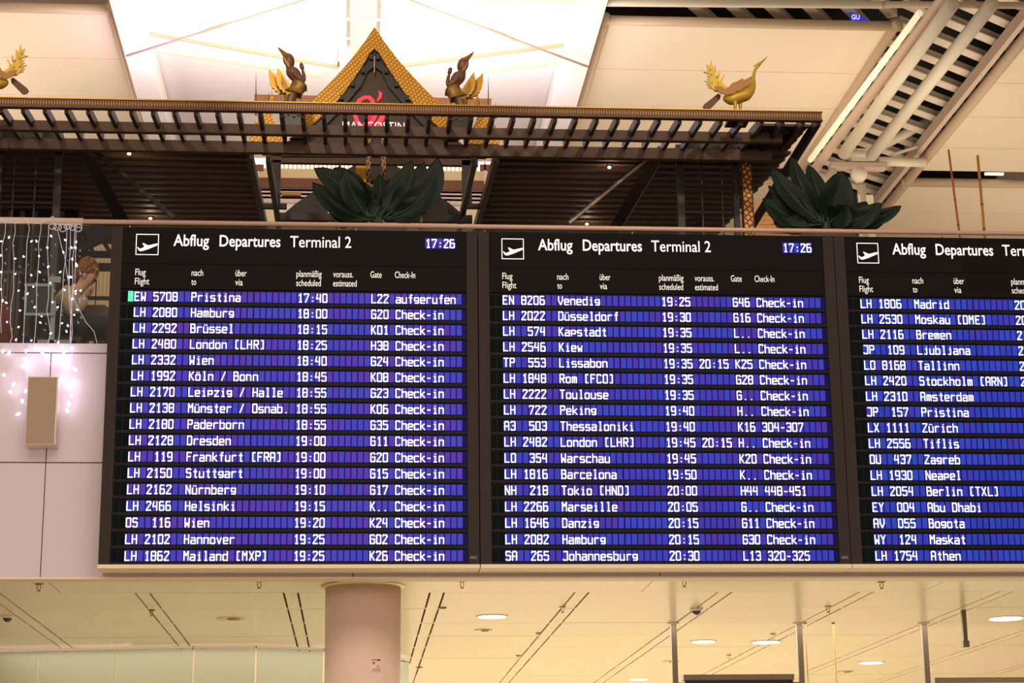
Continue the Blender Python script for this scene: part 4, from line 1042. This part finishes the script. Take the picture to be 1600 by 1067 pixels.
def swan(fx, fy, label):
    Y = 20.28; Zs = lambda px, py: (1080+px/7.114, 70+py/7.114)
    def f(px, py, dy=0):
        x, y = Zs(px, py); return aty(fx(x), fy(y), Y+dy)
    root = empty('golden_bird', f(510, 760), label, 'statue', 'golden long-necked bird figures on the eave')
    u = .0070/7.114
    V = [f(345, 585), f(420, 605), f(520, 590), f(610, 550), f(670, 490), f(690, 420), f(692, 340), f(715, 265), f(745, 232), f(775, 200), f(815, 165), f(846, 130)]
    skin('body', V, [(i, i+1) for i in range(11)], [30*u, 68*u, 82*u, 84*u, 62*u, 30*u, 20*u, 17*u, 20*u, 15*u, 10*u, 3*u], M_lgold, root, 2, root=2)
    mb = MB(); mb.prism([f(*p, -.005) for p in ((680, 235), (715, 215), (770, 180), (780, 195), (745, 230), (720, 245), (700, 230))], (0, .012, 0)); mb.build('crest', M_lgold, root)
    e = f(752, 226, -.022); MB().lathe([(.001, .004), (.005, 0), (.001, -.004)], e, 8).build('eye', M_sblack, root)
    W_ = [(262, 458), (300, 455), (345, 465), (372, 490), (430, 465), (440, 435), (490, 418), (515, 405), (545, 385), (562, 388), (556, 405), (600, 388), (650, 360), (672, 388), (650, 440), (590, 470), (540, 512), (505, 515), (470, 545), (430, 545), (392, 556), (365, 548), (330, 542), (300, 520), (280, 498)]
    for dy in (-.09, .085):
        MB().prism([f(p[0]+(0 if dy < 0 else 20), p[1]-(0 if dy < 0 else 12), dy) for p in W_], (0, .014, 0)).build('wing', M_ochre, root)
    T_ = [(250, 512), (262, 500), (185, 470), (240, 478), (170, 440), (228, 447), (150, 400), (215, 408), (176, 375), (222, 385), (176, 338), (224, 365), (200, 322), (135, 300), (190, 285), (170, 215), (205, 240), (220, 168), (236, 235), (246, 262), (270, 220), (278, 300), (260, 322), (292, 345), (310, 280), (325, 340), (308, 398), (330, 390), (362, 333), (372, 345), (345, 402), (350, 430), (400, 468), (380, 500), (300, 520)]
    MB().prism([f(*p, -.01) for p in T_], (0, .02, 0)).build('tail_flame', M_lgold, root)
    for p in ((210, 280), (230, 330), (290, 360), (230, 420), (300, 430)):
        a = f(*p, -.02); MB().prism([a+Vector((-.012, 0, 0)), a+Vector((0, 0, -.008)), a+Vector((.014, 0, .018)), a+Vector((0, 0, .010))], (0, .012, 0)).build('tail_carving', M_gold2, root)
    MB().prism([f(*p, .01) for p in ((300, 540), (330, 560), (322, 600), (205, 718), (180, 726), (150, 715), (128, 690), (145, 660))], (0, .02, 0)).build('tail_paddle', M_brownp, root)
    for px, dy in ((488, -.03), (545, .03)):
        skin('leg', [f(px, 585, dy), f(px, 650, dy), f(px, 720, dy), f(px, 775, dy), f(px+30, 790, dy)], [(0, 1), (1, 2), (2, 3), (3, 4)], [34*u, 26*u, 17*u, 14*u, 8*u], M_lgold, root, 1)
    A = f(510, 800); MB().box(A.x-.12, A.x+.12, 20.16, 20.42, zr(20.3)+.052, zr(20.3)+.085).build('perch_board', M_sblack, root)
    return root
swan(lambda x: x, lambda y: y, 'golden long-necked bird figure standing on the right end of the eave')
swan(lambda x: 1143-x, lambda y: y-25, 'golden bird figure cut by the left picture edge, tail raised')

# ------------------------------------------------------------------ spotlights in the soffit and on the floor
def soffit_spot(px, py, label, r=.022, Y=None):
    for it in range(60):
        yy = 21.3+it*.1
        if aty(px, py, yy).z >= zr(yy)-.03: break
    p = aty(px, py, yy); p.z = zr(yy)-.03
    o = empty('soffit_spot', p, label, 'spotlight', 'small warm lit spots in the dark soffit')
    MB().lathe([(r*1.5, .02), (r*1.6, -.006), (r*1.15, -.012)], p, 16).build('spot_ring', M_iron, o)
    MB().lathe([(r, -.01), (r*.9, -.026), (r*.3, -.032)], p, 14).build('spot_lens', M_lamp, o)
    point('spot_glow', p+Vector((0, 0, -.12)), 1.6, (1, .75, .5), .03)
soffit_spot(952, 258, 'lit spot in the soffit, right of the gable and nearer the eave')
soffit_spot(917, 347, 'lit spot in the soffit right of the gable, just above the handrail')
soffit_spot(202, 235, 'lit spot in the soffit left of the gable, near the eave')
soffit_spot(235, 339, 'lit spot in the soffit left of the gable, just above the handrail')
def floorlamp(px, py, label, lamp=True, gx=None):
    p = aty(px, py, 17.9)
    o = empty('gold_table_lamp', (p.x, p.y, 5.86), label, 'lamp', 'small gold lamps beside the middle plant')
    MB().lathe([(.06, 0), (.06, .02), (.012, .03), (.012, p.z-5.86-.05)], (p.x, p.y, 5.86), 14).build('stand', M_brass, o)
    q = aty(gx, 341, 17.9); MB().lathe([(.032, -.10), (.034, .045)], q, 18).build('gold_shade', M_gold, o, smooth=True)
    MB().tube([(p.x, p.y, q.z-.06), (q.x, q.y, q.z-.06)], .008, 6).build('arm', M_brass, o)
    MB().lathe([(.010, -.02), (.026, 0), (.010, .02)], p, 12).build('lamp_bulb', M_lamp, o)
floorlamp(526, 338, 'small gold lamp with lit bulb left of the middle plant', gx=536)
floorlamp(658, 321, 'small gold lamp with lit bulb right of the middle plant', gx=631)

# ------------------------------------------------------------------ far service wall seen under the gable
sw = empty('service_gallery', (0.2, 33, 12), 'far gallery with bright strip lights and ribbed panels seen under the gable', 'gallery')
YS2 = 32.8
def sb(x0, y0, x1, y1, m, name, Y=YS2, d=.05):
    a, b = aty(x0, y1, Y), aty(x1, y0, Y); return MB().box(a.x, b.x, Y, Y+d, a.z, b.z).build(name, m, sw)
sb(375, 225, 790, 252, M_steelp, 'upper_fascia'); sb(375, 253, 790, 262, M_stripl, 'strip_light')
a = aty(375, 283, YS2); b = aty(790, 263, YS2)
sb(375, 263, 790, 283, M_corr, 'ribbed_panel')
x = a.x
while x < b.x: MB().box(x, x+.025, YS2-.02, YS2, a.z, b.z).build('panel_rib', M_corr, sw); x += .075
sb(375, 283, 790, 292, M_brownp, 'dark_beam', YS2-.1)
for k, y in enumerate((294, 300, 306, 312)):
    sb(375, y, 790, y+3.4, M_steelp, 'pipe', YS2-.05); sb(375, y+3.4, 790, y+6, M_brownp, 'pipe_gap', YS2+.02)
sb(375, 318, 790, 350, M_steelw, 'lower_fascia'); sb(375, 320, 430, 350, M_corr, 'ribbed_panel', YS2-.08); sb(720, 320, 790, 350, M_corr, 'ribbed_panel', YS2-.08)
for px in (404, 758): sb(px-1, 240, px+1, 318, M_steelp, 'hanger', YS2-.8); sb(px-8, 257, px+8, 266, M_brownp, 'hanger_box', YS2-.8)
# corrugated walls at the sides
cl_ = empty('corrugated_wall', (-2.5, 29.8, 5.85), 'cream corrugated wall behind the seated person', 'wall panel')
a = aty(88, 480, 30); b = aty(185, 366, 30)
MB().box(a.x, b.x, 30, 30.05, 5.85, b.z).build('sheet', M_corr, cl_)
x = a.x
while x < b.x: MB().box(x, x+.02, 29.97, 30, 5.85, b.z).build('corrugation', M_corr, cl_); x += .06
cr = empty('corrugated_wall', (6.5, 28.8, 5.85), 'brown slatted screen behind the right corner of the pavilion', 'wall panel')
a = aty(1165, 357, 29); b = aty(1250, 318, 29)
for k in range(9):
    z = b.z-k*.075; MB().bar((a.x, 29, z-.03), (b.x, 29, z), .03, .055).build('slat', M_ochre, cr)

# ------------------------------------------------------------------ left: interior behind the glass
iw = pv
a = aty(-60, 480, 25); b = aty(122, 378, 25)
MB().box(-7, b.x, 25, 25.1, 5.85, 10.1).build('partition_panel', M_sblack, iw)
for px in (12, 30, 50, 92, 122):
    x = aty(px, 450, 24.95).x; MB().box(x-.03, x+.03, 24.9, 25.0, 5.85, 9.9).build('mullion', M_dwood2, iw)
fr_ = empty('timber_frame', (-2.2, 24, 5.85), 'dark beams and posts framing the corrugated wall', 'frame')
def fb(x0, y0, x1, y1, Y, m=M_iron, name='beam'):
    a, b = aty(x0, y1, Y), aty(x1, y0, Y); return MB().box(a.x, b.x, Y, Y+.08, a.z, b.z).build(name, m, fr_)
fb(-40, 421, 120, 430, 23.5); fb(118, 392, 180, 400, 24.2); fb(118, 411, 180, 421, 24.3); fb(148, 421, 151, 478, 24.4, name='post'); fb(118, 463, 180, 466, 24.4)
MB().bar(aty(158, 372, 24), aty(176, 400, 24), .05, .05, (0, 1, 0)).build('brace', M_iron, fr_); MB().bar(aty(136, 378, 24), aty(150, 400, 24), .05, .05, (0, 1, 0)).build('brace', M_iron, fr_)
MB().prism([aty(*q_, 23.9) for q_ in ((60, 340), (185, 340), (185, 368), (172, 370), (118, 396), (60, 420))], (0, .1, 0)).build('raking_board', M_dwood, fr_)

# seated person
ps = empty('person', (-2.62, 17.6, 5.86), 'person with curly ginger hair in a cream jumper sitting with a hand at the mouth', 'person')
def Pp(px, py, dy=0): return aty(px, py, 17.6+dy)
hd = Pp(139, 426)
hips = Vector((-2.70, 17.6, 6.36)); chest = Pp(104, 484); sh = Pp(108, 460)
V = [hips, Vector((-2.68, 17.6, 6.48)), chest, sh, Pp(122, 453), Pp(129, 446), Pp(136, 437), Pp(140, 424), Pp(137, 417),
     Vector((-2.66, 17.48, 6.36)), Vector((-2.22, 17.47, 6.36)), Vector((-2.20, 17.47, 5.95)), Vector((-2.10, 17.46, 5.90)),
     Vector((-2.66, 17.72, 6.36)), Vector((-2.22, 17.74, 6.36)), Vector((-2.20, 17.74, 5.95)), Vector((-2.10, 17.74, 5.90)),
     Pp(145, 430)]
E_ = [(0, 1), (1, 2), (2, 3), (3, 4), (4, 5), (5, 6), (6, 7), (7, 8), (0, 9), (9, 10), (10, 11), (11, 12), (0, 13), (13, 14), (14, 15), (15, 16), (6, 17)]
Rr = [.15, .14, .15, .11, .060, .05, .080, .098, .075, .085, .07, .05, .035, .085, .07, .05, .035, .055]
skin('body', V, E_, Rr, M_skin, ps, 2)
nz = Pp(151, 430); MB().tube([Pp(147, 424), nz, Pp(147, 433)], [.006, .016, .010], 8).build('nose', M_skin, ps, smooth=True)
for dy in (-.075,):
    e = Pp(146.5, 425, dy); MB().lathe([(.002, .008), (.010, 0), (.002, -.008)], e, 8).build('eye', M_sblack, ps)
    e = Pp(147, 420.5, dy); MB().box(e.x-.016, e.x+.012, e.y-.006, e.y, e.z-.003, e.z+.003).build('eyebrow', M_hair, ps)
    e = Pp(132, 430, -.095); MB().lathe([(.004, -.03), (.018, -.008), (.020, .012), (.006, .03)], e, 10).build('ear', M_skin, ps, smooth=True)
e = Pp(149, 437.5, -.03); MB().box(e.x-.014, e.x+.006, e.y-.03, e.y+.05, e.z-.004, e.z+.004).build('mouth', M_deepred, ps)
# hair: curls
mb = MB(); rnd = random.Random(3)
for k in range(170):
    th = rnd.uniform(0, 2*PI); ph = rnd.uniform(-.35, 1.0)
    c = hd+Vector((-.012, 0, .012)); r_ = .098
    d = Vector((math.cos(th)*math.cos(ph*PI/2), math.sin(th)*math.cos(ph*PI/2), math.sin(ph*PI/2)))
    if d.x > .62 and d.z < .55: continue
    p = c+d*r_*rnd.uniform(.95, 1.12); q = rnd.uniform(.016, .026)
    a1 = Vector((rnd.uniform(-1, 1), rnd.uniform(-1, 1), rnd.uniform(-1, 1))).normalized()
    a2 = a1.cross(d).normalized(); pts_ = [p+(a1*math.cos(t_)+a2*math.sin(t_))*q*.6+d*.004*i for i, t_ in enumerate([0, .9, 1.8, 2.7, 3.6, 4.5])]
    mb.tube(pts_, [q*.35, q*.5, q*.55, q*.55, q*.5, q*.3], 6)
tag(mb.build('curly_hair', M_hair, ps, smooth=True), kind='stuff')
MB().lathe([(.02, .105), (.07, .085), (.098, .04), (.104, 0), (.09, -.04)], hd+Vector((-.014, 0, .01)), 16).build('hair_cap', M_hair, ps, smooth=True)
# jumper
jv = [Vector((-2.70, 17.6, 6.40)), chest, sh, Pp(114, 453), Pp(108, 464, -.17), Pp(113, 488, -.24), Pp(124, 477, -.14), Pp(133, 466, -.07), Pp(112, 460, .18), Pp(116, 492, .24), Pp(126, 500, .14)]
skin('knit_jumper', jv, [(0, 1), (1, 2), (2, 3), (2, 4), (4, 5), (5, 6), (6, 7), (2, 8), (8, 9), (9, 10)], [.165, .165, .125, .085, .095, .075, .062, .050, .085, .068, .05], M_knit, ps, 2)
# hand at the mouth with five fingers
hb0 = Pp(134, 465, -.06); hb1 = Pp(139, 457, -.06)
hv = [hb0, hb1]; he = [(0, 1)]; hr_ = [.026, .034]
for i, dy in enumerate((-.095, -.07, -.045, -.022)):
    n = len(hv); ln = (.9, 1.05, 1, .8)[i]
    hv += [Pp(144, 452, dy), Pp(144+2.5*ln, 449, dy), Pp(143+2*ln, 446.5, dy*.9)]; he += [(1, n), (n, n+1), (n+1, n+2)]; hr_ += [.011, .010, .008]
n = len(hv); hv += [Pp(139, 452, -.12), Pp(143, 447.5, -.11)]; he += [(1, n), (n, n+1)]; hr_ += [.012, .009]
skin('hand', hv, he, hr_, M_skin, ps, 1)
skin('trousers', [hips, Vector((-2.66, 17.48, 6.37)), Vector((-2.22, 17.47, 6.37)), Vector((-2.20, 17.47, 5.98)), Vector((-2.66, 17.72, 6.37)), Vector((-2.22, 17.74, 6.37)), Vector((-2.20, 17.74, 5.98))],
     [(0, 1), (1, 2), (2, 3), (0, 4), (4, 5), (5, 6)], [.17, .10, .095, .07, .10, .095, .07], M_trou, ps, 2)
ch = empty('chair', (-2.72, 17.6, 5.86), 'dark chair under the seated person', 'chair')
MB().box(-2.95, -2.48, 17.36, 17.84, 6.18, 6.215).build('seat', M_dwood, ch); MB().box(-2.98, -2.94, 17.38, 17.82, 6.22, 6.62).build('backrest', M_dwood, ch)
for x in (-2.93, -2.50):
    for y in (17.38, 17.80): MB().box(x-.018, x+.018, y-.018, y+.018, 5.86, 6.18).build('leg', M_dwood, ch)
tb = empty('dining_table', (-2.2, 17.95, 5.86), 'dark brown table with rounded edge in front of the seated person', 'table')
a = aty(104, 478, 18.1); b = aty(170, 478, 18.1)
m = MB(); xx0, xx1, zt = a.x, b.x+.02, a.z
m.prism([(xx0, 18.05, zt), (xx1-.05, 18.05, zt), (xx1-.01, 18.05, zt-.03), (xx1, 18.05, zt-.09), (xx1, 18.05, zt-.12), (xx0, 18.05, zt-.12)], (0, .6, 0)); m.build('tabletop', M_table, tb)
for x in (xx0+.12, xx1-.12): MB().box(x-.04, x+.04, 18.2, 18.5, 5.86, zt-.12).build('leg', M_dwood, tb)
# picture frame stand
sf = empty('menu_stand', aty(60, 500, 17.0), 'pale blue rectangular frame on a grey stand behind the fairy lights', 'sign stand')
def fbx(x0, y0, x1, y1, Y, m, name, d=.02):
    a, b = aty(x0, y1, Y), aty(x1, y0, Y); return MB().box(a.x, b.x, Y, Y+d, a.z, b.z).build(name, m, sf)
fbx(38, 443, 84, 447, 17.0, M_signf, 'frame_top'); fbx(38, 489, 84, 492.5, 17.0, M_signf, 'frame_bottom'); fbx(38, 447, 43, 489, 17.0, M_signf, 'frame_side'); fbx(79, 447, 84, 489, 17.0, M_signf, 'frame_side')
fbx(43, 447, 79, 489, 17.015, M_sblack, 'picture'); fbx(77, 432, 95, 441, 17.03, M_signf, 'clamp'); a = aty(84, 470, 17.04); MB().box(a.x-.02, a.x+.02, 17.03, 17.06, 5.86, a.z).build('stand_pole', M_signf, sf)
fbx(58, 531, 108, 536, 17.03, M_signf, 'lower_bar')
# dark chairs behind the fairy lights
for px, py, lb in ((14, 470, 'slatted dark chair back at the far left behind the glass'), ):
    o = empty('slatted_chair', aty(px, 520, 18.4), lb, 'chair'); a = aty(px-14, 428, 18.4); b = aty(px+20, 470, 18.4)
    for k in range(6): MB().box(a.x+k*.034, a.x+.014+k*.034, 18.4, 18.42, 6.3, a.z).build('back_slat', M_table, o)
    MB().box(a.x-.02, a.x+.21, 18.39, 18.43, a.z, a.z+.03).build('top_rail', M_table, o); MB().box(a.x-.02, a.x+.22, 18.05, 18.43, 6.27, 6.31).build('seat', M_table, o)
    for x in (a.x, a.x+.19):
        for y in (18.08, 18.40): MB().box(x-.015, x+.015, y-.015, y+.015, 5.86, 6.27).build('leg', M_table, o)
# napkin
o = empty('folded_cloth', aty(10, 500, 17.9), 'dark red cloth draped at the lower left behind the glass', 'cloth')
MB().prism([aty(*q_, 17.9) for q_ in ((-10, 470), (6, 466), (16, 492), (22, 520), (26, 548), (-10, 548))], (0, .05, .0)).build('fold', M_deepred, o)
MB().prism([aty(*q_, 17.86) for q_ in ((-10, 495), (4, 490), (12, 520), (14, 548), (-10, 548))], (0, .03, .0)).build('fold', M_deepred, o)

# ------------------------------------------------------------------ plants
def leaf(parent, pts, w, Y, z1, dy=(0, 0, 0), fold=.35, m=M_leaf):
    P = [aty(1*z1[0]+p[0]/4, z1[1]+p[1]/4, Y+d) for p, d in zip(pts, dy)]
    n = 12; cols = 4; k = .0056
    sp = []
    for i in range(n+1):
        t = i/n; sp.append(P[0]*(1-t)**2+P[1]*2*t*(1-t)+P[2]*t*t)
    mb = MB()
    for i, c in enumerate(sp):
        d = (sp[min(i+1, n)]-sp[max(i-1, 0)]).normalized()
        side = d.cross(Vector((0, 1, 0))).normalized(); nrm = side.cross(d).normalized()
        t = i/n
        ww = w*k*.5*(max(0, math.sin(PI*max(0, (t-.16)/.84)**.8)))**.62+.008*(1-t)
        for j in range(-cols, cols+1):
            s_ = j/cols; wav = .012*math.sin(9*t+abs(j))*abs(s_)
            mb.v.append(tuple(c+side*ww*s_+nrm*(abs(s_)*ww*fold+wav)*(1 if nrm.y < 0 else -1)))
    C = 2*cols+1
    for i in range(n):
        for j in range(C-1): mb.f.append((i*C+j, i*C+j+1, (i+1)*C+j+1, (i+1)*C+j))
    nv = len(mb.v); mb.v += [(v[0], v[1]+.004, v[2]) for v in mb.v[:nv]]
    mb.f += [tuple(reversed([q+nv for q in f_])) for f_ in mb.f[:n*(C-1)]]
    lf_ = mb.build('leaf', m, parent, smooth=True)
    MB().tube([c+Vector((0, -.008, 0)) for c in sp[:-1]], [.009*(1-i/n)+.002 for i in range(n)], 6).build('midrib', M_leaf2, lf_, smooth=True)
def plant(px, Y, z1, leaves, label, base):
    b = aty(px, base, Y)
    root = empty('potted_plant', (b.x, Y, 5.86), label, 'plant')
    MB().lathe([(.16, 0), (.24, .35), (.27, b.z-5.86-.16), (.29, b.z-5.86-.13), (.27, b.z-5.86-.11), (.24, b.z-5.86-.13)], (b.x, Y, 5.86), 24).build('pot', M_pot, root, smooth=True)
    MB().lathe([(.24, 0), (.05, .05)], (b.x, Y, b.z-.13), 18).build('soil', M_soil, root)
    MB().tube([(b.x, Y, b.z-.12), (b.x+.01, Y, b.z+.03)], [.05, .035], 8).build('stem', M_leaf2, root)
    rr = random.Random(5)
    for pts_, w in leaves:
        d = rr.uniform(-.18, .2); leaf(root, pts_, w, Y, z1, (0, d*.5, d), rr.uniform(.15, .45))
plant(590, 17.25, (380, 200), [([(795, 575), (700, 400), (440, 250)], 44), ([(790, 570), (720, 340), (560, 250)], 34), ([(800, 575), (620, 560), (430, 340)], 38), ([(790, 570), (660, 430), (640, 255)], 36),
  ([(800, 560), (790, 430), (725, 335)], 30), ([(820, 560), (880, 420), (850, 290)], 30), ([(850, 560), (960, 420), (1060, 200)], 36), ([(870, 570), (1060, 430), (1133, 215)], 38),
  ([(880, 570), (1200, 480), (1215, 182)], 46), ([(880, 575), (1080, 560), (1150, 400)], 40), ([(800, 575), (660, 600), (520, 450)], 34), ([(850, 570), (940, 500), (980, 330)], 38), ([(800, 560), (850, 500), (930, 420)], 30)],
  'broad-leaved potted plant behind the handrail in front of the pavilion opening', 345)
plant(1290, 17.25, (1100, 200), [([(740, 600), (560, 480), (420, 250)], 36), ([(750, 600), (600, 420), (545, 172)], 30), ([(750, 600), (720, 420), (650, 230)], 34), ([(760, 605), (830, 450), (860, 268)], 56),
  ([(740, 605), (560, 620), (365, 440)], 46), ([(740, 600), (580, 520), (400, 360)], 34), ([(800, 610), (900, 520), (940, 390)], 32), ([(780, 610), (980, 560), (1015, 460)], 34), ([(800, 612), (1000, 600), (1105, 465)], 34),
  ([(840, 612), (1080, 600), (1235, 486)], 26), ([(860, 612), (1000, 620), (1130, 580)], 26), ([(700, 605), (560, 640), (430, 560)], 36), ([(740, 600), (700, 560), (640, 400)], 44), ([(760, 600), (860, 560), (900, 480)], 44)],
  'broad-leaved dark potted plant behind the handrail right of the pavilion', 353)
# bamboo canes
for i, (a, b, mm, lb) in enumerate((((1482, 234), (1498, 356), M_bamboo2, 'thinner reddish bamboo cane leaning left above the right board'), ((1527.5, 243), (1537.5, 356), M_bamboo, 'thicker yellow bamboo cane above the right board'))):
    A, B = aty(*a, 17.3), aty(*b, 17.3); d = (B-A).normalized(); Lb = (B.z-5.86)/-d.z; B2 = B+d*Lb*1.0
    o = empty('bamboo_cane', B2, lb, 'cane', 'bamboo canes above the right board')
    r_ = .0125 if i else .010
    MB().tube([A, B2], r_, 10).build('cane', mm, o, smooth=True)
    n = 9
    for k in range(1, n): c = A+(B2-A)*(k/n); MB().tube([c-d*.006, c+d*.006], r_*1.25, 10).build('node_ring', M_brownp, o)
